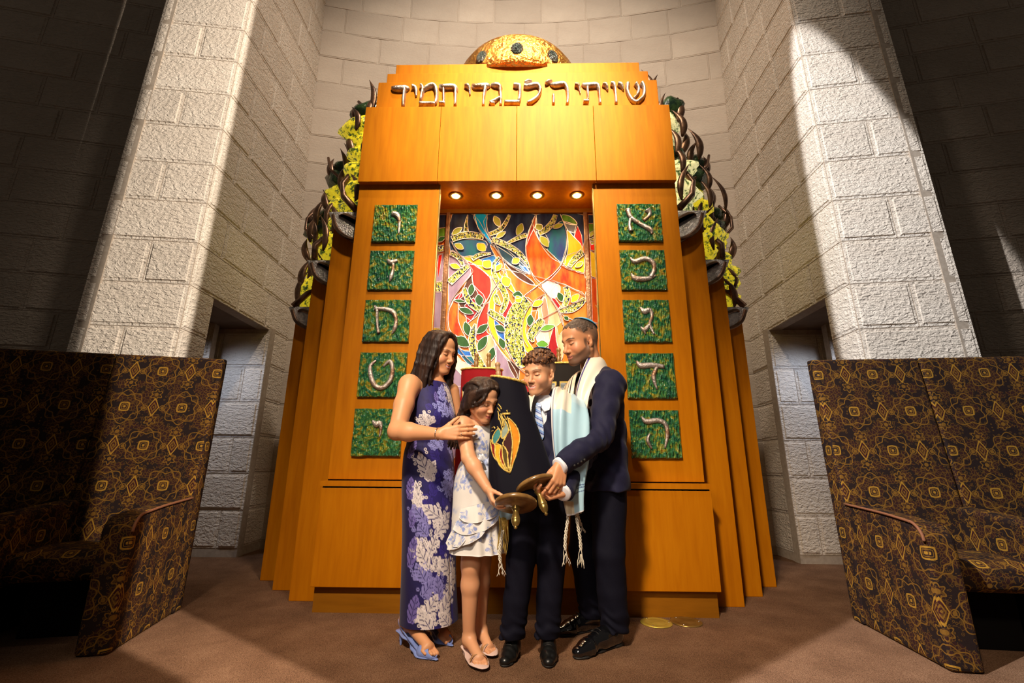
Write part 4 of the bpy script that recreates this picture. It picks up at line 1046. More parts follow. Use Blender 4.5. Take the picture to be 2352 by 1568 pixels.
def sheet(rows, nu, nv, thick=.004, wave=None):
    """cloth strip from control rows of points; returns closed thin solid, with (u, v) per vertex"""
    R = np.array(rows, float)                         # rows x cols x 3
    def interp(A, n):
        P = np.array(catmull([tuple(q.ravel()) for q in A], 10)); t = np.linspace(0, 1, len(P))
        tt = np.linspace(0, 1, n)
        return np.stack([np.interp(tt, t, P[:, i]) for i in range(P.shape[1])], 1).reshape((n,) + A.shape[1:])
    G = interp(R, nv); G = np.swapaxes(interp(np.swapaxes(G, 0, 1), nu), 0, 1)   # nv x nu x 3
    du = np.gradient(G, axis=1); dv = np.gradient(G, axis=0)
    N = np.cross(du, dv); N /= np.linalg.norm(N, axis=2, keepdims=True) + 1e-9
    U, Vv = np.meshgrid(np.linspace(0, 1, nu), np.linspace(0, 1, nv))
    if wave is not None: G = G + N * wave(U, Vv)[..., None]
    A = (G + N * thick / 2).reshape(-1, 3); B = (G - N * thick / 2).reshape(-1, 3)
    n = nu * nv; F = []
    i = np.arange(nv - 1)[:, None] * nu + np.arange(nu - 1)[None]; i = i.ravel()
    F = [np.stack([i, i + 1, i + nu + 1, i + nu], 1), np.stack([i + n, i + n + nu, i + n + nu + 1, i + n + 1], 1)]
    for e in (np.arange(nu), np.arange(nu) + (nv - 1) * nu, np.arange(nv) * nu, np.arange(nv) * nu + nu - 1):
        F.append(np.stack([e[:-1], e[1:], e[1:] + n, e[:-1] + n], 1))
    return np.concatenate([A, B]), np.concatenate(F), np.tile(U.ravel(), 2), np.tile(Vv.ravel(), 2)

def rotm(yaw, pitch=0, roll=0):
    """columns = forward, left, up of a head that looks along yaw, tipped down by pitch"""
    cy, sy = math.cos(yaw), math.sin(yaw); cp, sp = math.cos(pitch), math.sin(pitch); cr, sr = math.cos(roll), math.sin(roll)
    Rz = np.array([[cy, -sy, 0], [sy, cy, 0], [0, 0, 1]]); Ry = np.array([[cp, 0, sp], [0, 1, 0], [-sp, 0, cp]])
    Rx = np.array([[1, 0, 0], [0, cr, -sr], [0, sr, cr]])
    return Rz @ Ry @ Rx

class Head:
    def __init__(s, S, c, yaw, pitch, roll=0, sc=1.0, jaw=1.0, nose=1.0, cheek=1.0, smile=.006, teeth=False):
        s.c = np.asarray(c, float); s.R = rotm(math.radians(yaw), math.radians(pitch), math.radians(roll)); s.k = sc; s.smile = smile; s.teeth = teeth
        s.jaw = jaw; s.nose = nose
        W = s.w; k = sc; R = s.R
        e = lambda c_, r, kk=.01, op='u': S.ell(W(c_), np.array(r) * k, R, kk * k, op)
        q = lambda a, b, ra, rb, kk=.01, op='u': S.cone(W(a), W(b), ra * k, rb * k, kk * k, op)
        e((-.018, 0, .045), (.096, .075, .077), .02)
        e((-.035, 0, .010), (.070, .068, .072), .03)
        e((.040, 0, .048), (.050, .061, .052), .03)
        e((.036, 0, -.020), (.054, .060, .082), .03)
        for y in (-1, 1):
            q((-.002, y * .054 * jaw, -.058), (.066, y * .020 * jaw, -.104), .020, .016, .035)
            e((.058, y * .040, -.036), (.030 * cheek, .026 * cheek, .026 * cheek), .028)
        e((.080, 0, -.104), (.019 * jaw, .025 * jaw, .017), .02)
        e((.078, 0, -.070), (.018, .032, .026), .02)
        q((.082, -.036, .020), (.090, 0, .017), .009, .009, .02); q((.082, .036, .020), (.090, 0, .017), .009, .009, .02)
        for y in (-1, 1):
            e((.098, y * .032, -.001), (.016, .019, .0125), .014, 's')
            e((.0765, y * .0315, -.003), (.0145, .0150, .0122), .004)
        q((.088, 0, .010), (.108 + .006 * (nose - 1), 0, -.034), .0085, .0105 * nose, .014)
        e((.1105 + .012 * (nose - 1), 0, -.039), (.0125 * nose, .0118 * nose, .0105 * nose), .007)
        for y in (-1, 1): e((.099, y * .0125 * nose, -.043), (.011, .0088, .0085), .006)
        for y in (-1, 1): e((.104, y * .0068, -.0505), (.005, .0036, .004), .003, 's')
        q((.0935, -.009, -.0675), (.0935, .009, -.0675), .0060, .0060, .006)
        for y in (-1, 1): q((.0935, y * .008, -.0675), (.0835, y * .0235, -.0705 + smile * .7), .0055, .0032, .006)
        q((.0915, -.009, -.0800), (.0915, .009, -.0800), .0072, .0072, .007)
        for y in (-1, 1): q((.0915, y * .008, -.0800), (.0835, y * .021, -.0745 + smile * .7), .0062, .0035, .006)
        op = .0023 if teeth else .0014
        q((.1000, -.010, -.0742), (.1000, .010, -.0742), op, op, .002, 's')
        for y in (-1, 1): q((.1000, y * .010, -.0742), (.0880, y * .0255, -.0725 + smile), op, .0014, .002, 's')
        for y in (-1, 1):
            c_ = (-.012, y * .078, -.012)
            rr = rotm(0, 0, 0); th = y * .45
            Re = R @ np.array([[math.cos(th), -math.sin(th), 0], [math.sin(th), math.cos(th), 0], [0, 0, 1]])
            S.ell(W(c_), np.array((.017, .0075, .030)) * k, Re, .006 * k)
            S.ell(W((-.004, y * .083, -.008)), np.array((.0085, .0058, .018)) * k, Re, .004 * k, 's')
            S.ell(W((.000, y * .075, -.038)), np.array((.008, .006, .010)) * k, Re, .006 * k)
            S.ell(W((.006, y * .076, -.014)), np.array((.005, .005, .008)) * k, Re, .004 * k)
    def w(s, p): return s.c + s.R @ (np.asarray(p, float) * s.k)
    def local(s, P): return (P - s.c) @ s.R / s.k
    def colors(s, P, c, lip, brow, lash, blush=None, browz=.0215, browt=.0036, beard=None, gaze=0.0):
        L = s.local(P); x, y, z = L.T; ay = np.abs(y)
        hd = (np.linalg.norm(L - np.array([.02, 0, -.01]), axis=1) < .15)
        if blush is not None: paint(c, .55 * np.exp(-(((ay - .044) / .018) ** 2 + ((z + .034) / .018) ** 2)) * hd * (x > .02), blush)
        zl = -.0742 + s.smile * .9 * (ay / .025) ** 2
        m = hd * (x > .070) * (ay < .0245) * sm(-np.abs(z - zl) + .0115 * (1 - (ay / .027) ** 2) ** .6 * 1.0 if False else -np.abs(z - zl) + .0105 * np.sqrt(np.clip(1 - (ay / .026) ** 2, 0, 1)), -.0012, .0012)
        paint(c, m, lip)
        inner = hd * (x > .070) * (ay < .0225) * (np.abs(z - zl) < (.0024 if s.teeth else .0013))
        paint(c, inner * (ay < .0195) * 1.0 if s.teeth else inner * .8, (.80, .74, .68) if s.teeth else (.12, .03, .03))
        # brows
        u = (ay - .032) / .020
        bz = browz + .003 - .0045 * (u - .2) ** 2
        t = browt * np.clip(1.15 - np.abs(u) * .55, .2, 1)
        paint(c, hd * (x > .05) * (np.abs(u) < 1.05) * sm(t - np.abs(z - bz), -.0012, .0010) * .9, brow)
        # lowered lids: lash line and crease
        u = (ay - .0315) / .0155
        lz = -.0085 + .0040 * u * u + gaze
        paint(c, hd * (x > .06) * (np.abs(u) < 1.08) * sm(.0017 - np.abs(z - lz), -.0009, .0006), lash)
        cz = .0045 - .0050 * u * u
        paint(c, hd * (x > .06) * (np.abs(u) < 1) * sm(.0009 - np.abs(z - cz), -.0009, .0005) * .45, tuple(q * .45 for q in lip))
        paint(c, hd * (x > .094) * sm(.0034 - np.hypot(ay - .0068, (z + .0505)), -.0015, .001) * .8, (.16, .05, .03))
        if beard is not None:
            b = hd * sm(-.045 - z + .55 * np.clip(.055 - x, -.02, .03), 0, .016) * sm(x, -.005, .012)
            b = np.maximum(b, hd * sm(x, -.002, .010) * sm(.030 - x, 0, .012) * sm(.02 - z, 0, .02) * sm(ay, .055, .062))
            b *= 1 - m * .9
            b *= 1 - .8 * np.exp(-((z + .052) / .006) ** 2) * (ay < .014)
            paint(c, b * beard[1], beard[0])
        return L

def hand(S, W, d, n, t, L=.18, curl=(.5, .5, .5, .5), spread=.10, thumb=(.5, .8, .3), tcurl=.4, fk=.0035, th=1.0):
    """W wrist, d finger direction, n palm direction, t towards the thumb"""
    d = unit(d); n = unit(np.asarray(n, float) - np.dot(n, d) * d); t0 = np.cross(d, n)
    t = t0 if np.dot(t0, t) > 0 else -t0
    W = np.asarray(W, float); s = L / .18 * th; q = L / .18
    tips = []
    for i in range(4):
        lat = (.027 - .0185 * i)
        kp = W + d * q * (.088, .092, .087, .078)[i] + t * lat * s - n * .004 * s
        S.cone(W + t * (.016 - .0105 * i) * s + d * .008, kp, .0150 * s, (.0118, .0122, .0116, .0105)[i] * s, .010 * s)
        a = curl[i] if not hasattr(curl[i], '__len__') else curl[i][0]
        b = a * 1.15; c_ = a * .7
        if hasattr(curl[i], '__len__'): a, b, c_ = curl[i]
        dd = unit(d + t * spread * (1.2 - .8 * i)); p = kp; ang = 0
        lens = np.array(((.042, .026, .021), (.046, .030, .022), (.042, .028, .021), (.033, .021, .018))[i]) * q
        rr = np.array((.0098, .0090, .0082, .0070)) * s * (1, 1.02, .98, .88)[i]
        for j, add in enumerate((a, b, c_)):
            ang += add
            v = dd * math.cos(ang) + n * math.sin(ang)
            p2 = p + v * lens[j]
            if i == 2 and j == 0: S.ring = (p + v * lens[j] * .42, v, rr[0])
            S.cone(p, p2, rr[j], rr[j + 1], fk * s)
            p = p2
        tips.append(p)
    b0 = W + d * .018 * q + t * .018 * s + n * .004 * s
    v = unit(d * thumb[0] + t * thumb[1] + n * thumb[2])
    b1 = b0 + v * .040 * q; v2 = unit(v + (d * .6 - t * .25) * tcurl + n * .35 * tcurl); b2 = b1 + v2 * .032 * q; v3 = unit(v2 + (d * .5 - t * .35) * tcurl + n * .3 * tcurl)
    b3 = b2 + v3 * .026 * q
    S.cone(b0, b1, .0175 * s, .0125 * s, .012 * s); S.cone(b1, b2, .0115 * s, .0102 * s, .004 * s); S.cone(b2, b3, .0100 * s, .0078 * s, .003 * s)
    return tips, b3
# ================================================================== people
SKIN = vcol('skin', .46, .4, sub=.12, bmp=(260, .10, .002))
HAIRM = vcol('hair', .48, .3, bmp=(70, .8, .006, (1.6, 1.6, .25)))
CURLM = vcol('curly_hair', .5, .4, bmp=(190, .7, .004))
FABRIC = vcol('printed_fabric', .62, .3, sheen=.15, bmp=(420, .25, .0015))
LACE = vcol('lace_fabric', .60, .3, sheen=.1, bmp=(300, .5, .0025))
SATIN = vcol('satin', .34, .5, bmp=(14, .15, .008))
SUIT = simple('navy_suit_wool', (.0085, .0085, .028), (.013, .0125, .040), 320, rough=.72, spec=.2, sheen=.06, bmp=(500, .25, .0012))
TROUSER = simple('dark_navy_trouser_wool', (.0035, .0035, .009), (.006, .006, .015), 320, rough=.8, spec=.15, sheen=.0, bmp=(500, .25, .0012))
SHIRT = simple('white_shirt_cotton', (.74, .74, .80), (.80, .80, .85), 300, rough=.7, spec=.2)
VELVET = vcol('velvet', .75, .12, sheen=.04, bmp=(300, .2, .001))
PATENT = simple('black_patent_leather', (.004, .004, .005), rough=.10, spec=.7, coat=1.0, bmp=(16, .08, .006))
LEATHER = simple('black_leather', (.006, .006, .006), rough=.34, spec=.5, coat=.15, bmp=(30, .15, .004))
RUBBER = simple('dark_sole', (.012, .010, .009), rough=.6)
BLUELEATHER = simple('pale_blue_patent', (.17, .24, .55), (.21, .28, .60), 20, rough=.22, spec=.5, coat=.5)
NUDE = simple('tan_strap', (.42, .22, .09), rough=.5)
PINKL = simple('pale_pink_leather', (.72, .52, .46), rough=.4)
KIP = simple('blue_satin_kippah', (.03, .33, .60), (.05, .40, .68), 60, rough=.45, sheen=.2)
SILVER = simple('silver_jewellery', (.80, .76, .70), rough=.2, metal=1)
FRINGE = simple('cream_fringe', (.62, .55, .42), (.72, .66, .54), 120, rough=.8)

def leg(S, hip, kn, an, r, k=.02):
    S.cone(hip, kn, r[0], r[1], k); mid = (np.array(kn) * .72 + np.array(an) * .28)
    S.cone(kn, mid, r[1], r[2], k); S.cone(mid, an, r[2], r[3], k)

def foot(S, ankle, toe, heel, sc=1.0, big=+1):
    """bare foot with five toes; big = +1 when the big toe is on the left of the pointing direction"""
    an, to, he = (np.array(q, float) for q in (ankle, toe, heel))
    d = unit(to - he); up = V3(0, 0, 1); l = unit(np.cross(up, d)) * big
    ball = to - d * .048 * sc
    S.cone(an, he + V3(0, 0, .028) * sc + d * .02 * sc, .030 * sc, .026 * sc, .02)
    S.cone(an + d * .012, ball + V3(0, 0, .026) * sc, .032 * sc, .024 * sc, .025, sq=None)
    S.cone(ball + l * .022 * sc + V3(0, 0, .016) * sc, ball - l * .022 * sc + V3(0, 0, .014) * sc, .017 * sc, .014 * sc, .02)
    for i in range(5):
        b = ball + l * (.026 - .0145 * i) * sc + V3(0, 0, .014) * sc
        t = to + l * (.020 - .0125 * i) * sc - d * (.0, .001, .007, .014, .024)[i] * sc + V3(0, 0, .0105) * sc
        S.cone(b, t, (.0125, .0090, .0085, .008, .0075)[i] * sc, (.0110, .0078, .0074, .007, .0065)[i] * sc, .0025)

def finish(S, h, name, mat, parent, base_col, colfn=None, vis=None):
    V, F = S.mesh2(h, .008, vis) if vis else S.mesh(h)
    c = np.tile(np.array(base_col, float), (len(V), 1))
    if colfn: colfn(V, c)
    return link_mesh(name, V, F, mat, parent, c)

def skin_var(V, c, amt=.05, seed=1):
    c *= (1 + amt * vnoise(V, 28, seed))[:, None]

def lock(S, pts, r0, r1, wav=.0, seed=0, k=.006, n=8):
    P = np.array(catmull([tuple(p) for p in pts], max(2, n // max(1, len(pts) - 1))))
    rr = np.random.RandomState(seed); ph = rr.uniform(0, 6.28)
    t = np.linspace(0, 1, len(P))
    if wav:
        P = P + np.stack([np.sin(t * 11 + ph), np.cos(t * 9 + ph * 1.7), .3 * np.sin(t * 13 + ph)], 1) * (wav * t)[:, None]
    R = r0 + (r1 - r0) * t ** 1.6
    S.chain(list(P), list(R), k)

def kippah(parent, hd, rad, tilt, label, off=.006, cz=.045):
    """cap hugging the skull; tilt = backwards lean in degrees"""
    a = math.radians(tilt); n = Vector((-math.sin(a), 0, math.cos(a))); x = Vector((math.cos(a), 0, math.sin(a))); y = Vector((0, 1, 0))
    E_ = np.array((.098, .0775, .080))
    def pt(t, q, o):
        v = n * math.cos(t) + (x * math.cos(q) + y * math.sin(q)) * math.sin(t)
        return tuple(hd.w(np.array((-.018, 0, cz)) + np.array(v) * (E_ + o)))
    ts = [rad * j / 9 for j in range(10)]; N = 32; mb = MB(); vs = []; fs = []
    rows = [(max(t, .01), off + .002) for t in ts] + [(t, off - .0015) for t in (ts[-1], ts[-1] * .9)]
    for t, o in rows: vs += [pt(t, 2 * math.pi * k / N, o) for k in range(N)]
    for j in range(len(rows) - 1): fs += [(j * N + k, (j + 1) * N + k, (j + 1) * N + (k + 1) % N, j * N + (k + 1) % N) for k in range(N)]
    fs.append(tuple(range(N)))
    o = mb.add(vs, fs).build('kippah', KIP, parent, True); o['label'] = label
    MB().tube([pt(rad, q, off + .0015) for q in np.linspace(0, 2 * math.pi, 33)], .0018, 6).build('kippah_edge', simple('dark_kippah_edge', (.02, .16, .32), rough=.6), o, True)

# ------------------------------------------------------------------ the woman
PH = math.radians(-42)
wf = V3(math.cos(PH), math.sin(PH), 0); wl = V3(-math.sin(PH), math.cos(PH), 0)
woman = thing('person', 'dark haired woman in a long leaf lace dress, hand resting on the girl', 'person', (-.48, -.45, 0), 'the family')
WSK = (.65, .305, .145)
def build_woman():
    S = Sdf(); C = V3(-.490, -.475, 0)
    hd = Head(S, (-.452, -.497, 1.562), -30, 15, 4, .98, .88, .9, 1.05, .010, True)
    S.cone(hd.w((-.03, 0, -.055)), C + V3(0, 0, 1.39), .049, .056, .03)
    S.ell(C + V3(0, 0, 1.33), (.08, .125, .09), rotm(PH), .05)
    S.ell(C + V3(0, 0, 1.17) + wf * .01, (.09, .130, .13), rotm(PH), .05)
    S.ell(C + V3(0, .01, .95), (.085, .11, .14), rotm(PH), .05)
    sR = C - wl * .150 + V3(-.004, -.012, 1.350); sL = C + wl * .145 + V3(0, 0, 1.350)
    el = V3(-.610, -.735, 1.080); wr = V3(-.362, -.838, 1.060)
    S.ell(sR + V3(0, 0, -.01), (.056, .056, .062), None, .04)
    S.cone(sR, sR * .55 + el * .45, .056, .053, .03); S.cone(sR * .55 + el * .45, el, .053, .044, .02)
    m = el * .72 + wr * .28
    S.cone(el, m, .046, .047, .02); S.cone(m, wr, .046, .0265, .02, sq=((0, 1, 0), .9))
    tips, th = hand(S, wr, (.97, .02, .10), (.10, 1, -.05), (0, 0, 1), .178, (.20, .22, .22, .25), .05, (.72, .66, .12), .15); S.ring_r = S.ring
    e2 = V3(-.345, -.345, 1.07); w2 = V3(-.27, -.47, 1.00)
    S.cone(sL, e2, .052, .042, .03); S.cone(e2, w2, .042, .027, .02)
    hand(S, w2, (.75, -.6, -.1), (.6, .75, 0), (0, 0, 1), .17, (.2, .2, .2, .2))
    leg(S, C + V3(-.030, -.015, .86), (-.505, -.468, .50), (-.558, -.474, .128), (.070, .056, .052, .036))
    leg(S, C + V3(.045, .035, .86), (-.45, -.40, .50), (-.452, -.300, .120), (.070, .056, .052, .036))
    foot(S, (-.558, -.474, .122), (-.380, -.634, .010), (-.572, -.466, .062), 1.04, 1)
    foot(S, (-.452, -.300, .118), (-.330, -.455, .010), (-.490, -.262, .062), .98, -1)
    def col(V, c):
        skin_var(V, c)
        hd.colors(V, c, (.52, .13, .10), (.05, .025, .018), (.02, .012, .010), (.72, .27, .16), gaze=.0015, browt=.0030)
    finish(S, .0031, 'body', SKIN, woman, WSK, col, lambda P: ~((np.hypot(P[:, 0] + .489, P[:, 1] + .465) < .118) & (P[:, 2] > .22) & (P[:, 2] < 1.30)))
    return hd, wr, S.ring_r
whd, wwr, wtips = build_woman()

def woman_hair():
    S = Sdf(); W = whd.w; k = whd.k; R = whd.R
    S.ell(W((-.028, 0, .050)), np.array((.101, .090, .092)) * k, R, .02)
    S.ell(W((-.055, 0, -.02)), np.array((.070, .088, .10)) * k, R, .03)
    face = lambda P: np.linalg.norm((whd.local(P) - np.array([.125, .004, -.045])) / np.array([.095, .070, .135]), axis=1) * .07 - .07
    S.cut(face, W((.10, 0, -.03)), .2, .012)
    part_ = (.050, .018, .118)
    rs = np.random.RandomState(4)
    def L(*p): return W(p)
    for i in range(120):
        side = -1 if i % 5 < 3 else 1
        a = rs.uniform(0, 1)                      # 0 = front, 1 = back
        st = L(part_[0] - .10 * a, part_[1] * (1 - a) + side * .006, .120 + .006 * math.sin(a * 3) - .018 * a)
        y1 = side * (.080 + rs.uniform(0, .016)) * (1 - .25 * a)
        x1 = .048 - .135 * a + rs.uniform(-.012, .012)
        end_z = rs.uniform(-.285, -.19) if side < 0 else rs.uniform(-.26, -.17)
        spread = rs.uniform(.92, 1.30)
        x2 = (.050 if a < .5 else -.02) - .10 * a + rs.uniform(-.03, .03)
        lock(S, [st, L(x1 * .8 + .01, y1 * .76, .100), L(x1, y1 * 1.08, .02), L(x1 + .004, y1 * 1.10 * spread, -.09), L(x2, y1 * 1.10 * spread, end_z)],
             rs.uniform(.009, .013), .0042, rs.uniform(.004, .013), i, .012, 10)
    # strands falling forward beside the cheek
    for i, (x, z) in enumerate(((.062, -.14), (.056, -.17), (.048, -.20), (.040, -.23))):
        lock(S, [L(.052, -.022, .112), L(.070, -.062, .068), L(x, -.080, -.02), L(x - .004, -.078, -.09), L(x - .010, -.070 - .006 * i, z)], .011, .005, .008, 90 + i, .006, 12)
    for i in range(4):
        lock(S, [L(.050, .026, .114), L(.062, .064, .07), L(.056, .082, -.02), L(.050, .082, -.10), L(.058 + .006 * i, .064, -.19 - .02 * i)], .011, .005, .010, 120 + i, .006, 12)
    def col(V, c):
        L_ = whd.local(V)
        paint(c, .55 * sm(vnoise(V * np.array([1, 1, .2]), 120, 3), .1, 1.0), (.075, .034, .020))
        paint(c, .6 * np.exp(-((L_[:, 0] - .03) / .04) ** 2 - ((L_[:, 2] - .115) / .018) ** 2), (.055, .028, .017))  # paler patch at the parting, a highlight painted into the colour
    return finish(S, .0036, 'hair', HAIRM, woman, (.020, .010, .0075), col)
woman_hair()

DL = dict(white=(.78, .70, .70), lav=(.30, .31, .72), lav2=(.24, .22, .55), pur=(.16, .12, .40), tone=(.030, .018, .21))
def woman_dress():
    secs = [(1.400, -.489, -.474, .060, .058), (1.380, -.490, -.476, .094, .076), (1.340, -.490, -.477, .120, .096), (1.26, -.489, -.478, .138, .120), (1.18, -.484, -.482, .148, .136), (1.11, -.486, -.478, .139, .122),
            (1.045, -.489, -.472, .130, .112), (.97, -.489, -.462, .146, .130), (.88, -.487, -.450, .154, .138), (.76, -.480, -.448, .157, .138), (.55, -.466, -.446, .155, .134), (.32, -.456, -.446, .154, .136), (.112, -.445, -.440, .160, .144)]
    def fold(T, t, z):
        return .010 * sm(1.05 - z, 0, .5) * np.sin(5 * T + 2.2) + .007 * sm(.9 - z, 0, .5) * np.sin(9 * T + 3 * z) - .03 * sm(.75 - z, 0, .3) * np.exp(-((T - .30) / .05) ** 2) + .006 * np.exp(-((z - 1.045) / .06) ** 2) * np.sin(z * 180 + 3 * np.cos(T))
    V, F, T, Z, SS = loft(secs, 370, 500, PH, fold)
    # pattern coordinates: arc length around the figure from the side turned to the room
    cx, cy = SS[:, 1], SS[:, 2]
    a0 = math.radians(-79)
    e = np.array([-math.sin(a0), math.cos(a0)])
    ang = np.arctan2((V[:, 1] - cy), (V[:, 0] - cx)) - a0
    ang = (ang + math.pi) % (2 * math.pi) - math.pi
    Rm = .145
    U = ang * Rm
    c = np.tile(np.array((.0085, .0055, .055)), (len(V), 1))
    paint(c, sm(U, -.10, .02) * .9, (.016, .010, .125))  # left side stays darker: its shade is painted into the cloth colour
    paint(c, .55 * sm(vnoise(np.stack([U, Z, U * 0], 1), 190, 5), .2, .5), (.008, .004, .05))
    def tou(x, z):
        i = np.abs(Z - z).argmin(); dx = (x - cx[i]); dx = max(-.142, min(.142, dx)); return math.asin(dx / Rm) * Rm
    rs = np.random.RandomState(2)
    order = ['tone', 'pur', 'lav2', 'lav', 'white']
    for nm in order:
        for cn, x0, z0, x1, z1, w in DRESS_LEAVES:
            if cn != nm: continue
            a = np.array([tou(x0 / 1000, z0 / 1000), z0 / 1000]); b = np.array([tou(x1 / 1000, z1 / 1000), z1 / 1000])
            ax = b - a; Ln = np.linalg.norm(ax) + 1e-6; ax /= Ln; nr = np.array([-ax[1], ax[0]]); w = w / 1000 * .47
            near = (np.abs(U - a[0]) < .2) & (np.abs(Z - a[1]) < .2); ix = np.where(near)[0]
            q = np.stack([U[ix], Z[ix]], 1) - a; p = q @ ax / Ln; s_ = q @ nr; s0 = np.abs(s_)
            sl = p - s0 / w * .30                      # lobes sweep towards the tip
            wid = w * np.clip(1.04 - np.abs((p - .40) / .66) ** 2.2, 0, 1)
            cs = np.abs(np.cos(sl * math.pi * 3.8))
            edge = wid * (.60 + .40 * cs ** .5) - s0
            edge = np.minimum(edge, np.minimum(p + .12, 1.06 - p) * Ln)
            colr = np.array(DL[nm])
            g = .0016
            body = sm(edge, -g, g)
            hole = sm(.36 - cs, -.12, .12) * sm(s0, w * .15 - g, w * .15 + g) * sm(wid * .72 - s0, -g, g)
            rib = sm(.0016 - s0, -.0010, .0010) * (p > -.05) * (p < .92)
            rim = body * sm(.0030 - edge, -.0014, .0014)
            q_ = c[ix]
            paint(q_, body * (1 - hole) * (1 - rib), colr * (.80 if nm == 'white' else .86))
            paint(q_, rim * (1 - hole), colr * (1.12 if nm == 'white' else 1.2))
            if nm in ('white', 'lav', 'lav2'):
                free = np.abs(q_ - np.array((.016, .010, .125))).max(1) < .12
                for j in range(14):                    # little lace rings beside each leaf
                    o = a + ax * rs.uniform(-.1, 1.1) * Ln + nr * rs.choice([-1, 1]) * (w * rs.uniform(.9, 1.35))
                    dd = np.hypot(U[ix] - o[0], Z[ix] - o[1])
                    paint(q_, sm(.0024 - np.abs(dd - .0062), -.0013, .0013) * free, colr * .85)
            c[ix] = q_
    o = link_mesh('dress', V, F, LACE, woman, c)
    # fringe of leaf tips along the hem
    return o
woman_dress()
def ring_(name, c, n, r, t, mat, parent, sqx=1.0):
    n = Vector(n).normalized(); a = n.orthogonal().normalized(); b = n.cross(a)
    pts = [Vector(c) + a * (r * math.cos(q)) + b * (r * math.sin(q)) for q in np.linspace(0, 2 * math.pi, 25)]
    return MB().tube(pts, t, 6).build(name, mat, parent, True)
bd = (np.array((-.362, -.838, 1.060)) - np.array((-.610, -.735, 1.080)))
ring_('bracelet', wwr - unit(bd) * .012, bd, .031, .0022, SILVER, woman)
ring_('ring', wtips[0], wtips[1], wtips[2] + .0006, .0016, SILVER, woman)

def heel_shoe(parent, toe, heel, sc, hh, mat, big=1):
    """open sandal with a slender heel; returns the shoe object"""
    to, he = np.array(toe, float), np.array(heel, float)
    d = unit(to - he); d[2] = 0; d = unit(d); l = unit(np.cross((0, 0, 1), d)) * big
    Ln = np.linalg.norm((to - he)[:2])
    S = Sdf()
    P = [he + V3(0, 0, hh - .004) - d * .012, he + d * Ln * .25 + V3(0, 0, hh * .86 - .004), he + d * Ln * .55 + V3(0, 0, hh * .30), he + d * Ln * .74 + V3(0, 0, .001), to + d * .022 + V3(0, 0, .001)]
    for p in P: p[2] = max(p[2] - he[2] * 0, .006)
    S.chain(P, [.026 * sc, .026 * sc, .028 * sc, .037 * sc, .012 * sc], .02, sq=((0, 0, 1), .22))
    # heel
    S.cone(he + V3(0, 0, hh - .012), he - d * .002 + V3(0, 0, .004), .014 * sc, .006 * sc, .01)
    return S, d, l, Ln

def woman_shoe(toe, heel, name_label, big, sc=1.0):
    toe = np.array(toe); heel = np.array((heel[0], heel[1], 0.))
    S, d, l, Ln = heel_shoe(woman, toe, heel, sc, .070, BLUELEATHER, big)
    ball = toe - d * .050
    # peep toe vamp: a shell over the ball of the foot
    V = Sdf(); 
    c0 = ball + V3(0, 0, .016) - d * .012
    V.cone(c0 - l * .006, toe + V3(0, 0, .010) - d * .010, .041 * sc, .026 * sc, .01, sq=((0, 0, 1), .86))
    cutf = lambda P: np.minimum(np.minimum(
        np.linalg.norm((P - (toe + V3(0, 0, .026) - d * .006)) @ np.stack([d / .030, l / .020, V3(0, 0, 1) / .022], 1), axis=1) - 1,
        (np.abs((P - c0) @ l) * .5 + (P - c0) @ d + .020)) * .02 if False else
        (np.linalg.norm((P - (toe + V3(0, 0, .028) - d * .004)) @ np.stack([d / .026, l / .021, V3(0, 0, 1) / .024], 1), axis=1) - 1) * .022, (P - c0) @ d * 1.0 + .034 + np.abs((P - c0) @ l) * .35 + ((P[:, 2] < .012) * .2))
    V.cut(cutf, ball, .20, .003)
    V_, F_ = V.mesh(.0026)
    o = link_mesh('shoe', V_, F_, BLUELEATHER, woman); o['label'] = name_label
    V_, F_ = S.mesh(.0028); link_mesh('sole', V_, F_, BLUELEATHER, o)
    # sling strap from the vamp round the heel
    mb = MB(); an = heel + V3(0, 0, .115)
    pts = [ball + l * .038 + V3(0, 0, .02) - d * .02, heel + d * .055 + l * .036 + V3(0, 0, .085), heel - d * .018 + l * .012 + V3(0, 0, .112), heel - d * .020 - l * .012 + V3(0, 0, .112), heel + d * .055 - l * .034 + V3(0, 0, .085), ball - l * .038 + V3(0, 0, .02) - d * .02]
    mb.tube(catmull([tuple(p) for p in pts], 6), .0052, 6, 0, True, ((0, 0, 1), 1.2, .45)); mb.build('strap', BLUELEATHER, o, True)
    return o
woman_shoe((-.380, -.634, .006), (-.582, -.460), 'pale blue open toed shoe nearest the viewer', 1)
woman_shoe((-.330, -.455, .006), (-.500, -.255), 'pale blue shoe in the shade', -1, .98)

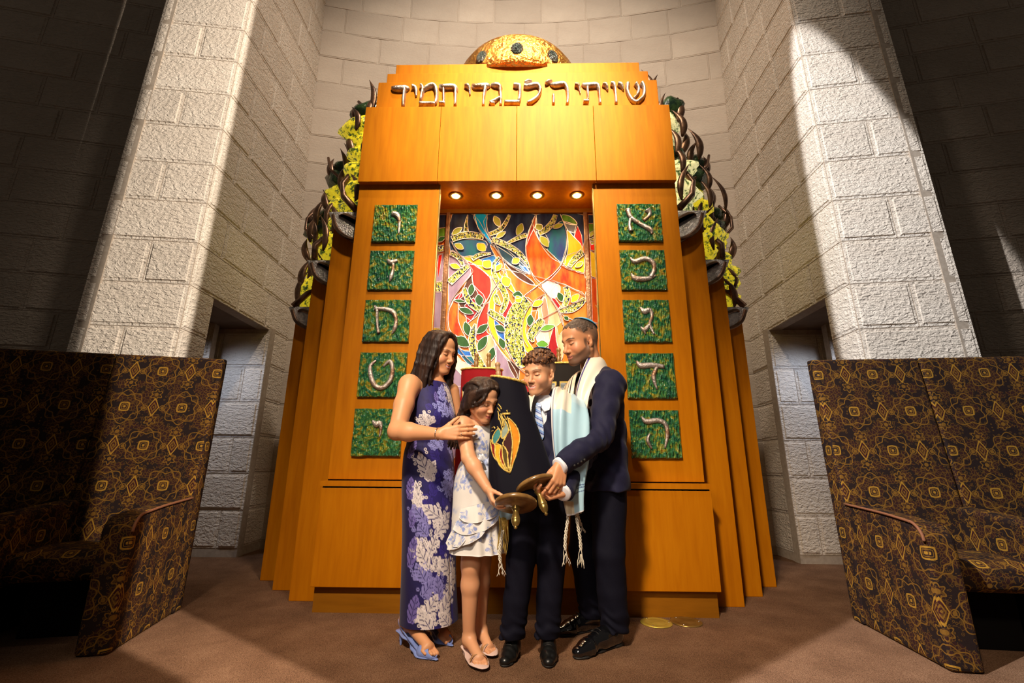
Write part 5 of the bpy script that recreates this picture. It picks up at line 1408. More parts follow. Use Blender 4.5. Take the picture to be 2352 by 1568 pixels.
# ------------------------------------------------------------------ the girl
PG = math.radians(-45)
girl = thing('person', 'girl in a white and blue floral ruffled dress, eyes lowered, holding a scroll roller', 'person', (-.18, -.62, 0), 'the family')
GSK = (.68, .335, .175)
def build_girl():
    S = Sdf(); C = V3(-.188, -.655, 0)
    gl = V3(-math.sin(PG), math.cos(PG), 0)
    hd = Head(S, (-.166, -.748, 1.246), -42, 25, 8, .88, .86, .78, 1.12, .005)
    S.cone(hd.w((-.03, 0, -.05)), C + V3(.004, -.02, 1.140), .040, .043, .03)
    S.ell(C + V3(0, 0, 1.09), (.068, .100, .075), rotm(PG), .04)
    S.ell(C + V3(0, 0, .98), (.072, .095, .12), rotm(PG), .04)
    S.ell(C + V3(0, 0, .83), (.08, .10, .12), rotm(PG), .04)
    sR = C - gl * .108 + V3(0, -.004, 1.112); sL = C + gl * .108 + V3(0, 0, 1.112)
    el = V3(-.219, -.808, .945); wr = V3(-.116, -.868, .800)
    S.ell(sR, (.044, .044, .048), None, .03)
    S.cone(sR, el, .043, .035, .02); m = el * .7 + wr * .3
    S.cone(el, m, .0355, .036, .015); S.cone(m, wr, .035, .0225, .02)
    hand(S, wr, (.42, -.42, -.80), (.90, .25, .30), (.1, -.8, .6), .145, ((.35, .8, .5), (.4, .85, .5), (.45, .85, .5), (.5, .8, .5)), .06, (.75, .45, .50), .2)
    e2 = V3(-.10, -.575, .95); w2 = V3(.0, -.66, .86)
    S.cone(sL, e2, .042, .034, .02); S.cone(e2, w2, .034, .023, .02); hand(S, w2, (.6, -.7, -.3), (.5, .5, -.5), (0, 0, 1), .14)
    leg(S, (-.222, -.665, .80), (-.208, -.655, .425), (-.214, -.598, .082), (.068, .047, .045, .029))
    leg(S, (-.150, -.585, .80), (-.162, -.565, .425), (-.166, -.480, .082), (.068, .047, .045, .029))
    foot(S, (-.214, -.598, .078), (-.132, -.745, .012), (-.232, -.560, .028), .92, 1)
    foot(S, (-.166, -.480, .078), (-.098, -.600, .012), (-.186, -.440, .028), .90, -1)
    def col(V, c):
        skin_var(V, c, .04, 2)
        hd.colors(V, c, (.58, .17, .13), (.09, .045, .03), (.025, .014, .012), (.75, .27, .18), gaze=.0005, browt=.0026)
    finish(S, .0031, 'body', SKIN, girl, GSK, col, lambda P: ~((np.hypot(P[:, 0] + .186, P[:, 1] + .635) < .112) & (P[:, 2] > .53) & (P[:, 2] < 1.06)))
    return hd, wr
ghd, gwr = build_girl()

def girl_hair():
    S = Sdf(); W = ghd.w; k = ghd.k; R = ghd.R
    S.ell(W((-.028, 0, .045)), np.array((.098, .086, .087)) * k, R, .02)
    S.ell(W((-.050, 0, -.01)), np.array((.066, .082, .085)) * k, R, .03)
    face = lambda P: np.linalg.norm((ghd.local(P) - np.array([.125, .0, -.040])) / np.array([.092, .068, .128]), axis=1) * .07 - .07
    S.cut(face, W((.10, 0, -.03)), .2, .012)
    L = lambda *p: W(p)
    rs = np.random.RandomState(8)
    for i in range(40):                                # swept back over the crown
        y = rs.uniform(-.07, .07)
        lock(S, [L(.070 - abs(y) * .25, y * .85, .100 - abs(y) * .35), L(.01, y * 1.05, .135 - abs(y) * .4), L(-.075, y * 1.0, .095 - abs(y) * .3), L(-.122, y * .8, .02)], .009, .007, .004, i, .005, 9)
    # long hair down the back and over the far shoulder, in world space
    for i in range(34):
        y = -.078 + .13 * rs.rand(); a = rs.rand()
        s0 = L(-.03 - .07 * a, y, .06 - .06 * a)
        e = V3(-.345 + .06 * a + rs.uniform(-.012, .012), -.700 + .06 * rs.rand(), rs.uniform(.99, 1.06))
        mid = V3(-.286 + .05 * a, -.735 + .06 * rs.rand(), 1.165)
        lock(S, [s0, s0 * .45 + mid * .55 + V3(-.004, 0, .02), mid, e], .0125, .005, .006, 40 + i, .006, 12)
    for i in range(18):                                # far side, falling in front of the chest
        s0 = L(-.01 + .03 * rs.rand(), .076, .02 + .04 * rs.rand())
        e = V3(-.075 + .035 * rs.rand(), -.665 - .04 * rs.rand(), rs.uniform(.985, 1.05))
        mid = V3(-.085 + .02 * rs.rand(), -.690, 1.14)
        lock(S, [s0, s0 * .4 + mid * .6 + V3(.012, .01, .03), mid, e], .012, .004, .010, 80 + i, .006, 12)
    for sgn in (-1, 1):                                # sweeping back over temples and ears
        for i in range(22):
            t = i / 21
            z0 = .098 - .050 * t; x0 = .072 - .020 * t
            lock(S, [L(x0, sgn * (.030 + .030 * t), z0), L(.030 - .02 * t, sgn * .084, .062 - .075 * t), L(-.025, sgn * .088, .020 - .085 * t), L(-.085, sgn * .066, -.040 - .050 * t)], .0095, .008, .003, 140 + i, .008, 9)
    for i, (x, z) in enumerate(((.070, .012), (.060, -.012))):     # loose strands across the temple
        lock(S, [L(.074, -.034, .075), L(.080, -.060, .034), L(x, -.078, z), L(x - .06, -.088, z - .035), L(x - .10, -.086, z - .05)], .0045, .003, .0, 110 + i, .010, 10)
    def col(V, c):
        paint(c, .6 * sm(vnoise(V * np.array([1, 1, .3]), 130, 7), .05, 1.0), (.085, .042, .026))
        L_ = ghd.local(V); paint(c, .25 * np.exp(-((L_[:, 2] - .115) / .022) ** 2), (.12, .070, .042))  # lighter crown is a hair highlight painted into the colour
    finish(S, .0036, 'hair', HAIRM, girl, (.022, .0115, .0085), col)
girl_hair()

def floral(V, U, Z, c, seed, n):
    rs = np.random.RandomState(seed)
    c *= (1 + .04 * vnoise(V, 60, seed))[:, None]
    for i in range(n):
        u, z = rs.uniform(U.min(), U.max()), rs.uniform(Z.min(), Z.max()); a = rs.uniform(0, 6.28)
        kind = rs.rand()
        ca, sa = math.cos(a), math.sin(a)
        du, dz = U - u, Z - z
        if kind < .35:                                  # watercolour blot
            q = np.exp(-((du * ca + dz * sa) / .030) ** 2 - ((-du * sa + dz * ca) / .014) ** 2) * (.6 + .6 * vnoise(np.stack([U, Z, U * 0], 1), 160, i))
            paint(c, .75 * q, (.16, .26, .58))
        else:                                           # sprig with little leaves
            p, s_ = du * ca + dz * sa, -du * sa + dz * ca
            s2 = s_ - 6 * p * p
            paint(c, ((np.abs(s2) < .0013) & (np.abs(p) < .05)) * .7, (.20, .28, .55))
            for j in range(5):
                pj = -.04 + .02 * j; sj = (1 if j % 2 else -1) * .012
                x = (p - pj) * .8 + (s2 - sj) * .6 * (1 if j % 2 else -1); y = -(p - pj) * .6 * (1 if j % 2 else -1) + (s2 - sj) * .8
                e_ = (x / .0115) ** 2 + (y / .0055) ** 2
                paint(c, (e_ < 1) * .65, (.17, .25, .60)); paint(c, (np.abs(e_ - .95) < .22) * .5, (.10, .16, .45))

GW = (.70, .665, .63)
def girl_dress():
    secs = [(1.150, -.194, -.655, .050, .044), (1.132, -.192, -.656, .076, .060), (1.10, -.190, -.657, .096, .077), (1.04, -.184, -.655, .108, .090), (.985, -.180, -.650, .104, .086), (.945, -.180, -.645, .097, .080),
            (.90, -.186, -.638, .112, .094), (.82, -.190, -.630, .128, .110), (.68, -.184, -.625, .140, .122), (.56, -.178, -.622, .146, .132), (.485, -.174, -.620, .156, .146)]
    def fold(T, t, z):
        k = sm(.90 - z, 0, .40)
        return .045 * k * np.sin(11 * T + 4 * np.sin(2 * T)) + .012 * np.exp(-((z - .945) / .03) ** 2) * np.sin(26 * T) + .012 * np.sin(z * 120 + 3 * T) * np.exp(-((z - .99) / .05) ** 2)
    V, F, T, Z, SS = loft(secs, 260, 250, PG, fold)
    c = np.tile(np.array(GW), (len(V), 1))
    U = (T % (2 * math.pi) - math.pi) * .13
    floral(V, U, Z, c, 3, 95)
    paint(c, (Z < .492) * .5, (.9, .88, .86))
    link_mesh('dress', V, F, FABRIC, girl, c)
    # diagonal ruffles round the skirt
    for i, (a0, a1, z0, z1, dep) in enumerate(((-75, 28, .760, .700, .085), (-85, 12, .705, .640, .080), (-100, -18, .655, .588, .085), (-110, -55, .60, .565, .07), (2, 60, .735, .700, .06))):
        rows = []
        for r_ in range(4):
            row = []
            for q in range(9):
                t = q / 8; an = PG + math.radians(a0 + (a1 - a0) * t)
                z = z0 + (z1 - z0) * (1 - t) - dep * r_ / 3 * (1 - .55 * abs(2 * t - 1) ** 3)
                f = sm(np.array([.9 - z]), 0, .42)[0]
                ra, rb = .128 + .024 * f, .112 + .028 * f
                g = 1.0 + .02 + r_ / 3 * (.085 + .05 * math.sin(q * 2.6 + i))
                ct, st = math.cos(an - PG), math.sin(an - PG)
                row.append((-.184 + g * (rb * ct * math.cos(PG) - ra * st * math.sin(PG)), -.626 + g * (rb * ct * math.sin(PG) + ra * st * math.cos(PG)), z))
            rows.append(row)
        V, F, u, v = sheet(rows, 90, 28, .0022)
        c = np.tile(np.array(GW), (len(V), 1)); floral(V, u * .25, v * .09, c, 20 + i, 8); paint(c, (v > .95) * .8, (.92, .90, .88))
        link_mesh('ruffle', V, F, FABRIC, girl, c)
    # bow at the waist and ruffle at the neckline
    S = Sdf(); b = V3(-.128, -.748, .925)
    S.ell(b, (.020, .020, .018)); S.cone(b, b + V3(-.030, -.020, .020), .010, .020, .006, sq=((.6, -.7, 0), .5)); S.cone(b, b + V3(.030, .010, .014), .010, .022, .006, sq=((.6, -.7, 0), .5))
    S.chain([b, b + V3(.006, -.004, -.045), b + V3(-.006, -.006, -.10)], [.012, .016, .018], .004, sq=((.6, -.7, 0), .3))
    S.disp(lambda P: .0018 * np.sin(P @ V3(260, 100, 190)), b, .2)
    finish(S, .003, 'bow', FABRIC, girl, (.70, .72, .78), lambda V, c: paint(c, .7 * sm(vnoise(V, 90, 2), .1, .7), (.22, .32, .62)))
    S = Sdf(); pts = [(-.118, -.720, 1.135), (-.098, -.722, 1.105), (-.085, -.722, 1.07), (-.080, -.724, 1.03)]
    S.chain([V3(*p) for p in catmull(pts, 4)], list(.014 - .004 * np.linspace(0, 1, 13)), .004, sq=((.7, -.7, 0), .55))
    S.disp(lambda P: .0022 * np.sin(P[:, 2] * 210 + 2 * np.sin(P[:, 0] * 160)), V3(-.1, -.72, 1.09), .2)
    finish(S, .003, 'neck_ruffle', FABRIC, girl, (.30, .44, .75), lambda V, c: paint(c, .5 * sm(vnoise(V, 120, 4), .1, .7), (.62, .70, .85)))
girl_dress()
def girl_shoe(toe, heel, ankle, lab, big, sc):
    toe = np.array(toe, float); heel = np.array((heel[0], heel[1], 0.)); an = np.array(ankle, float)
    d = toe - heel; d[2] = 0; Ln = np.linalg.norm(d); d = unit(d); l = unit(np.cross((0, 0, 1), d)) * big
    S = Sdf()
    S.chain([heel - d * .01 + V3(0, 0, .030), heel + d * Ln * .45 + V3(0, 0, .016), toe - d * .045 + V3(0, 0, .006), toe + d * .006 + V3(0, 0, .006)], [.026 * sc, .025 * sc, .037 * sc, .026 * sc], .02, sq=((0, 0, 1), .20))
    S.cone(heel + V3(0, 0, .026), heel + V3(0, 0, .006), .019 * sc, .015 * sc, .008)
    V_, F_ = S.mesh(.0028); o = link_mesh('sandal', V_, F_, PINKL, girl); o['label'] = lab
    def band(c, wid, rl, ru, mat, nm, tilt=0):
        pts = [c + l * rl * math.cos(q) + V3(0, 0, 1) * (ru * math.sin(q)) + d * tilt * math.cos(q) for q in np.linspace(-.15, math.pi + .15, 15)]
        MB().tube([tuple(p) for p in pts], wid, 8, 0, True, (tuple(d), 1, .16)).build(nm, mat, o, True)
    bl = toe - d * .050 + V3(0, 0, .008)
    band(bl, .018, .041 * sc, .036 * sc, NUDE, 'toe_strap', .010)
    for e in (-.019, .019): band(bl + d * e, .0035, .042 * sc, .0365 * sc, PINKL, 'strap_piping', .010)
    pts = [an + V3(0, 0, .020) + (d * math.cos(q) * .037 + l * math.sin(q) * .034) * sc for q in np.linspace(0, 2 * math.pi, 21)]
    MB().tube([tuple(p) for p in pts], .0072, 8, 0, True, ((0, 0, 1), 1, .35)).build('ankle_strap', PINKL, o, True)
    MB().tube([tuple(heel - d * .016 + V3(0, 0, z)) for z in (.03, .06, .10)], .010, 8, 0, True, (tuple(l), 1.2, .35)).build('heel_strap', PINKL, o, True)
girl_shoe((-.132, -.745, .012), (-.232, -.560), (-.214, -.598, .078), 'pale pink sandal with a tan toe strap', 1, .92)
girl_shoe((-.098, -.600, .012), (-.186, -.440), (-.166, -.480, .078), 'pale pink sandal half hidden behind', -1, .90)
# ------------------------------------------------------------------ the boy
boy = thing('person', 'smiling curly haired boy in navy suit, striped tie and pale blue prayer shawl', 'person', (.12, -.60, 0), 'the family')
PB = math.radians(-112)
bf = V3(math.cos(PB), math.sin(PB), 0); bl_ = V3(-math.sin(PB), math.cos(PB), 0)     # bl_ = his left
BSK = (.67, .335, .18)
BC = V3(.165, -.575, 0)
def shoulder_pts(C, l, half, z): return C - l * half + V3(0, 0, z), C + l * half + V3(0, 0, z)
bR, bL = shoulder_pts(BC, bl_, .145, 1.215)
bRe, bRw = V3(.000, -.650, .985), V3(.0, -.700, .86)
bLe, bLw = V3(.310, -.690, 1.000), V3(.185, -.745, .90)
def build_boy():
    S = Sdf()
    hd = Head(S, (.147, -.650, 1.408), -124, 13, -4, .965, .92, .92, 1.12, .009, True)
    S.cone(hd.w((-.03, 0, -.055)), BC + V3(0, 0, 1.25), .048, .053, .03)
    S.ell(BC + V3(0, 0, 1.16), (.07, .115, .10), rotm(PB), .05); S.ell(BC + V3(0, 0, .98), (.07, .11, .16), rotm(PB), .05)
    for a, e, w, q in ((bR, bRe, bRw, 1), (bL, bLe, bLw, -1)):
        S.cone(a, e, .040, .034, .02); S.cone(e, w, .033, .024, .02)
    hand(S, bRw, (.3, .25, -.9), (.2, -.95, -.1), (-1, 0, 0), .155, (.4, .4, .4, .4))
    hand(S, bLw, (-.8, .1, -.5), (-.3, -.9, .2), (0, 0, 1), .155, (.4, .4, .4, .4))
    for sx, kn, an in (((.085), (.045, -.630, .44), (.004, -.588, .10)), ((.215), (.200, -.60, .44), (.178, -.565, .10))):
        leg(S, (sx, -.60, .80), kn, an, (.062, .046, .042, .030))
    def col(V, c):
        skin_var(V, c, .04, 3)
        L = hd.colors(V, c, (.62, .22, .17), (.16, .085, .05), (.03, .016, .012), (.78, .32, .20), gaze=.0005, browt=.0030)
        x, y, z = L.T                                     # close cropped sides
        m = (np.linalg.norm(L - np.array([-.02, 0, .04]), axis=1) < .14) * sm(z - (.012 + .50 * np.clip(x - .005, -.06, .12)), 0, .022) * sm(.052 - x + .0 * z, 0, .012)
        m = np.maximum(m * (z > -.02), sm(-.02 - x, 0, .02) * sm(z + .055, 0, .03) * (np.linalg.norm(L, axis=1) < .13))
        ear = np.exp(-(((x + .010) / .018) ** 2 + ((z + .012) / .030) ** 2)) * (np.abs(y) > .070)
        paint(c, m * .72 * (1 - np.clip(ear * 2, 0, 1)), (.135, .075, .042))
    finish(S, .0031, 'body', SKIN, boy, BSK, col, lambda P: P[:, 2] > 1.225)
    # curls
    H = Sdf()
    H.ell(hd.w((-.016, 0, .060)), np.array((.094, .076, .070)) * hd.k, hd.R, .02)
    H.ell(hd.w((.038, 0, .058)), np.array((.056, .066, .054)) * hd.k, hd.R, .02)
    H.cut(lambda P: -(hd.local(P) @ np.array([.52, 0, -.85]) + .014), hd.w((.08, 0, .0)), .3, .010)
    rs = np.random.RandomState(5); n = 0
    while n < 300:
        v = rs.normal(size=3); v /= np.linalg.norm(v)
        if v[2] < .05: continue
        p = (np.array([-.016, 0, .060]) + v * np.array([.094, .076, .070]) * 1.01) if n % 3 else (np.array([.038, 0, .058]) + v * np.array([.056, .066, .054]))
        if p @ np.array([.52, 0, -.85]) > -.014: continue
        if p[2] < .055 and p[0] < .03 : continue
        n += 1
        a = unit(np.cross(v, rs.normal(size=3))); b = np.cross(v, a); r = rs.uniform(.005, .0085)
        pts = [hd.w(p + v * (.004 + .010 * t) + (a * math.cos(q) + b * math.sin(q)) * r) for t, q in [(j / 5, j / 5 * 5.2) for j in range(6)]]
        H.chain(pts, [.0046, .0048, .0048, .0046, .0042, .0034], .003)
    finish(H, .0030, 'hair', CURLM, boy, (.075, .028, .012), lambda V, c: paint(c, .8 * sm(vnoise(V, 260, 6), .0, .9), (.30, .125, .042)))
    kippah(boy, hd, .55, 18, 'light blue kippah on curly hair', .0125, .060)
    return hd
bhd = build_boy()

def folds(V, amp, f1, f2, seed=0):
    return amp * (np.sin(V @ f1 + 1.3 * np.sin(V @ f2)))

def suit_coat(parent, C, f, l, half, depth, zs, zb, zh, sh, arms, rad, vz, opening, hipk=1.03, h=.0052, name='jacket', lean=(0, 0)):
    S = Sdf(); lx, ly = lean
    q = depth / half
    top = C + V3(lx, ly, zs - half * .55); mid = C + V3(0, 0, zb); hem = C + V3(0, 0, zh + half * .12)
    S.cone(top, mid, half * .96, half * .90, .04, sq=(f, q)); S.cone(mid, hem, half * .90, half * hipk, .04, sq=(f, q * 1.04))
    S.cut(lambda P: P[:, 2] - zh, hem, 1.5 * half, .006)
    nb = C + V3(lx, ly, zs + .030)
    for a in sh: S.cone(nb + (a - nb) * .30 + V3(0, 0, -.012), a, .052 * half / .16, rad[0], .05)
    for (a, e, w), r in zip(arms, (rad, rad)):
        m = a * .5 + e * .5
        S.chain([a, m, e, e * .45 + w * .55, w], [r[0], (r[0] + r[1]) / 2 * .99, r[1], (r[1] + r[2]) / 2, r[2]], .035)
        du = unit(w - e)
        S.cut(lambda P, w0=w + du * .010, du=du, cc=w + du * .062: np.maximum(-((P - w0) @ du), np.linalg.norm(P - cc, axis=1) - .078), w + du * .062, .078, .003)
    # V opening at the front
    if opening:
        ax = f
        def cutv(P):
            x = (P - C) @ l; fr = (P - C) @ f; z = P[:, 2]
            return np.maximum(np.maximum(np.abs(x - opening[2]) - np.clip((z - opening[0]) * opening[1], -.02, .09), -(fr - depth * .40)), opening[0] - z)
        S.cut(cutv, C + f * depth + V3(0, 0, opening[0] + .12), .25, .004)
    k = unit(V3(.3, .5, 1)) * 62; k2 = unit(V3(1, -.4, .2)) * 30
    S.disp(lambda P: .0034 * np.sin(P @ k + 2.0 * np.sin(P @ k2)) + .0016 * np.sin(P @ (k2 * 2.6) + np.sin(P @ k)))
    for (a, e, w) in arms:
        S.disp(lambda P, e=e, w=w: .0042 * np.exp(-(np.linalg.norm(P - e, axis=1) / .085) ** 2) * np.sin((P - e) @ unit(w - e + V3(0, 0, .10)) * 150), e, .2)
    V, F = S.mesh(h)
    return link_mesh(name, V, F, SUIT, parent), S

def trousers(parent, legs, waist, ra, h=.0066, hem=0.0):
    S = Sdf()
    for hip, kn, an in legs:
        S.chain([np.array(hip), np.array(kn), np.array(kn) * .5 + np.array(an) * .5, np.array(an)], ra, .03)
    S.ell(waist[0], waist[1], waist[2], .05)
    for hip, kn, an in legs:
        an = np.array(an)
        S.cut(lambda P, an=an: P[:, 2] - (an[2] - hem), an, .16, .004)
        S.disp(lambda P, an=an: .0028 * np.exp(-((P[:, 2] - an[2] - .03) / .06) ** 2) * np.sin(P[:, 2] * 110 + 30 * P[:, 0] + 22 * P[:, 1] + 2 * np.sin(P @ V3(40, -30, 20))), an, .3)
    S.disp(lambda P: .0018 * np.sin(P @ V3(30, 25, 34) + np.sin(P @ V3(50, -20, 10))))
    V, F = S.mesh(h)
    return link_mesh('trousers', V, F, TROUSER, parent)

def dress_shoe(parent, toe, heel, mat, sc=1.0, lab=None, laces=True):
    to, he = np.array((toe[0], toe[1], 0.)), np.array((heel[0], heel[1], 0.))
    d = unit(to - he); l = np.cross((0, 0, 1), d); up = V3(0, 0, 1); Ln = np.linalg.norm(to - he)
    S = Sdf()
    S.cone(he + d * .042 * sc + up * .040 * sc, he + d * Ln * .42 + up * .040 * sc, .040 * sc, .040 * sc, .02)
    S.cone(he + d * .050 * sc + up * .07 * sc, he + d * .065 * sc + up * .105 * sc, .037 * sc, .036 * sc, .02)
    S.cone(he + d * Ln * .36 + up * .062 * sc, to - d * .085 * sc + up * .030 * sc, .036 * sc, .038 * sc, .03)
    S.cone(to - d * .085 * sc + up * .027 * sc, to - d * .034 * sc + up * .024 * sc, .043 * sc, .031 * sc, .02, sq=((0, 0, 1), .80))
    S.cut(lambda P: P[:, 2] - .010, (he + to) / 2, .3, .003)
    k = d * 190
    S.disp(lambda P: .0014 * np.sin((P - to) @ k) * np.exp(-(((P - to) @ d + .10 * sc) / .03) ** 2))
    V, F = S.mesh(.0034)
    o = link_mesh('shoe', V, F, mat, parent)
    if lab: o['label'] = lab
    S = Sdf()
    S.cone(he + d * .045 * sc + up * .006, he + d * Ln * .5 + up * .006, .032 * sc, .027 * sc, .006, sq=((0, 0, 1), .28)); S.cone(he + d * Ln * .5 + up * .006, to - d * .058 * sc + up * .007, .027 * sc, .034 * sc, .006, sq=((0, 0, 1), .26))
    S.cone(to - d * .058 * sc + up * .007, to - d * .030 * sc + up * .007, .034 * sc, .025 * sc, .006, sq=((0, 0, 1), .28))
    S.box(he + d * .040 * sc + up * .006, (.030 * sc, .030 * sc, .010), np.stack([d, l, up], 1), .006, .006)
    V, F = S.mesh(.0034); link_mesh('sole', V, F, RUBBER, o)
    if laces:
        for i in range(3):
            c = he + d * (Ln * .50 + .016 * i * sc) + up * (.094 - .010 * i) * sc
            MB().tube([tuple(c + l * s_ * .020 * sc - up * .006 * abs(s_) ** 2) for s_ in (-1, -.4, .4, 1)], .0022, 5).build('lace', RUBBER, o, True)
    return o

legsB = [((.080, -.605, .80), (.044, -.632, .45), (.000, -.590, .085)), ((.212, -.590, .80), (.200, -.602, .45), (.176, -.572, .085))]
trousers(boy, legsB, ((.148, -.598, .82), (.085, .135, .10), rotm(PB)), [.088, .074, .064, .062], hem=.002)
dress_shoe(boy, (-.040, -.718), (.022, -.530), LEATHER, .86, 'matt black lace up shoe turned to the left')
dress_shoe(boy, (.172, -.722), (.186, -.520), LEATHER, .86, 'matt black lace up shoe pointing at the viewer')
suit_coat(boy, BC, bf, bl_, .158, .098, 1.262, 1.02, .775, (bR, bL), ((bR, bRe, bRw), (bL, bLe, bLw)), (.062, .050, .042), 0, (1.045, .34, .012))
def boy_shirt():
    S = Sdf()
    S.cone(BC + V3(0, 0, 1.165), BC + V3(0, 0, 1.0), .145, .135, .03, sq=(bf, .60))
    S.cone(BC + V3(0, 0, 1.222) + bf * .006, BC + V3(0, 0, 1.262) + bf * .014, .064, .058, .02)
    V, F = S.mesh(.006); link_mesh('shirt', V, F, SHIRT, boy)
    cen = lambda z: BC + bf * (.092 - .16 * max(0, z - 1.17)) + bl_ * .010 + V3(0, 0, z)
    mb = MB()
    for sgn in (-1, 1):                                    # collar points
        rows = [[cen(1.248) + bl_ * sgn * .004 + bf * .004, cen(1.262) + bl_ * sgn * .052 - bf * .030], [cen(1.222) + bl_ * sgn * .012 + bf * .014, cen(1.225) + bl_ * sgn * .060 - bf * .008], [cen(1.190) + bl_ * sgn * .036 + bf * .016, cen(1.200) + bl_ * sgn * .060 + bf * .004]]
        V, F, u, v = sheet(rows, 8, 10, .003); link_mesh('collar', V, F, SHIRT, boy)
    # tie
    rows = []
    for z, w, o in ((1.240, .013, .016), (1.222, .019, .022), (1.205, .013, .018), (1.15, .024, .014), (1.06, .031, .010), (1.035, .006, .010)):
        rows.append([cen(z) + bl_ * s_ * w + bf * (o + .004 * (1 - abs(s_))) for s_ in (-1, -.5, 0, .5, 1)])
    V, F, u, v = sheet(rows, 24, 90, .004)
    c = np.tile(np.array((.50, .57, .74)), (len(V), 1))
    st = ((V[:, 2] + .55 * ((V - BC) @ bl_)) / .034) % 1
    paint(c, ((st < .22)) * 1.0, (.03, .06, .30)); paint(c, ((st > .30) & (st < .52)) * 1.0, (.12, .28, .66))
    paint(c, (V[:, 2] > 1.207) * .5, (.40, .52, .74))
    link_mesh('tie', V, F, SATIN, boy, c)
boy_shirt()

def strands(parent, name, tops, length, n, mat, spread=.012, seed=0, rad=.0016, twist=False):
    rs = np.random.RandomState(seed); mb = MB()
    for i in range(n):
        t = i / max(1, n - 1); a = np.array(tops[0]) * (1 - t) + np.array(tops[1]) * t
        ph = rs.uniform(0, 6.28); L = length * rs.uniform(.88, 1.04); p = []
        for j in range(9):
            q = j / 8
            p.append(tuple(a + V3(spread * q * math.sin(5 * q + ph) * .6 + rs.uniform(-.001, .001), spread * q * math.cos(4 * q + ph) * .6, -L * q)))
        mb.tube(p, rad, 4)
    return mb.build(name, mat, parent, True)

def tzitzit(parent, top, length, seed, name='tzitzit'):
    """knotted cord that ends in loose threads"""
    rs = np.random.RandomState(seed); mb = MB(); top = np.array(top)
    N = 44
    for k in range(3):
        p = []
        for j in range(N):
            q = j / (N - 1); tw = 30 * q + 2.1 * k; r = .0042 + .0025 * math.sin(q * 22) ** 2 + (0 if q < .72 else (q - .72) * .05)
            if q > .72: tw = 21.6 + 2.1 * k + (q - .72) * 4
            p.append(tuple(top + V3(r * math.cos(tw) + .010 * math.sin(4.0 * q + seed), r * math.sin(tw), -length * q)))
        mb.tube(p, [.0034 if j / N < .72 else .0018 for j in range(N)], 5)
    for k in range(5):
        a = top + V3(.010 * math.sin(3.2 + seed), 0, -length * .80); an = rs.uniform(0, 6.28)
        mb.tube([tuple(a + V3(.018 * q * math.cos(an) + .002 * math.sin(9 * q + k), .015 * q * math.sin(an), -length * .24 * q)) for q in np.linspace(0, 1, 6)], .0014, 4)
    return mb.build(name, FRINGE, parent, True)

SHAWL = (.40, .62, .74); CREAM = (.78, .72, .60)
def boy_tallit():
    rows = [[(.268, -.500, 1.300), (.300, -.488, 1.282), (.332, -.482, 1.262)],
            [(.222, -.590, 1.318), (.286, -.566, 1.294), (.352, -.552, 1.252)],
            [(.196, -.690, 1.268), (.275, -.688, 1.252), (.362, -.640, 1.205)],
            [(.184, -.742, 1.190), (.262, -.762, 1.175), (.366, -.716, 1.130)],
            [(.182, -.756, 1.080), (.260, -.782, 1.070), (.364, -.745, 1.030)],
            [(.190, -.758, .960), (.262, -.786, .950), (.358, -.750, .920)],
            [(.210, -.752, .840), (.272, -.782, .825), (.338, -.745, .815)],
            [(.232, -.742, .745), (.280, -.770, .728), (.330, -.735, .735)],
            [(.250, -.738, .662), (.286, -.760, .655), (.332, -.728, .690)]]
    rows = [[(x + .014 + .016 * (j == 2), y - .026, z + .022) for j, (x, y, z) in enumerate(r)] for r in rows]
    V, F, u, v = sheet(rows, 70, 230, .005, lambda U, v_: .010 * sm(v_, .2, .5) * np.sin(U * 11 + 2.4 * v_) + .004 * np.sin(U * 23 + 5 * v_))
    c = np.tile(np.array(SHAWL), (len(V), 1))
    paint(c, (v < .395) * (u < .62) * 1.0, CREAM)
    paint(c, (v < .30) * sm(u, .62, .64) * .25, (.62, .74, .80))
    paint(c, (u < .10) * 1.0, (.74, .73, .74)); paint(c, (np.abs(u - .105) < .012) * .8, (.10, .13, .30))
    for q in (.795, .81, .835): paint(c, (np.abs(v - q - .03 * np.sin(u * 5)) < .0032) * (u > .35) * .9, (.02, .04, .20))
    patch = (v > .89) & (u > .10) & (u < .56)
    paint(c, patch * 1.0, (.62, .54, .38)); paint(c, (v > .982) * .8, (.74, .72, .74))
    o = link_mesh('prayer_shawl', V, F, SATIN, boy, c); o['label'] = 'pale blue prayer shawl with cream neckband over the left shoulder'
    tzitzit(boy, (.268, -.764, .690), .235, 2); tzitzit(boy, (.326, -.742, .700), .255, 5)
    rows = [[(.172, -.560, 1.318), (.120, -.545, 1.30), (.070, -.550, 1.265)], [(.128, -.680, 1.288), (.085, -.672, 1.272), (.034, -.640, 1.228)], [(.098, -.735, 1.21), (.062, -.745, 1.20), (.016, -.720, 1.165)],
            [(.088, -.752, 1.10), (.05, -.762, 1.10), (.004, -.742, 1.06)], [(.07, -.735, .95), (.03, -.748, .95), (-.02, -.73, .93)], [(.035, -.722, .78), (.0, -.735, .78), (-.052, -.72, .775)], [(.005, -.722, .655), (-.028, -.735, .65), (-.065, -.72, .66)]]
    V, F, u, v = sheet(rows, 50, 150, .005, lambda U, v_: .005 * np.sin(U * 13 + 3 * v_))
    c = np.tile(np.array(CREAM), (len(V), 1)); paint(c, (v > .45) * 1.0, SHAWL); paint(c, (np.abs(u - .93) < .012) * .7, (.1, .13, .3))
    o = link_mesh('prayer_shawl', V, F, SATIN, boy, c); o['label'] = 'other end of the prayer shawl beside the scroll'
    strands(boy, 'gold_fringe', ((-.066, -.728, .665), (-.022, -.735, .655)), .16, 16, GOLD, .012, 4, .0019)
    tzitzit(boy, (-.050, -.735, .60), .20, 9)
boy_tallit()

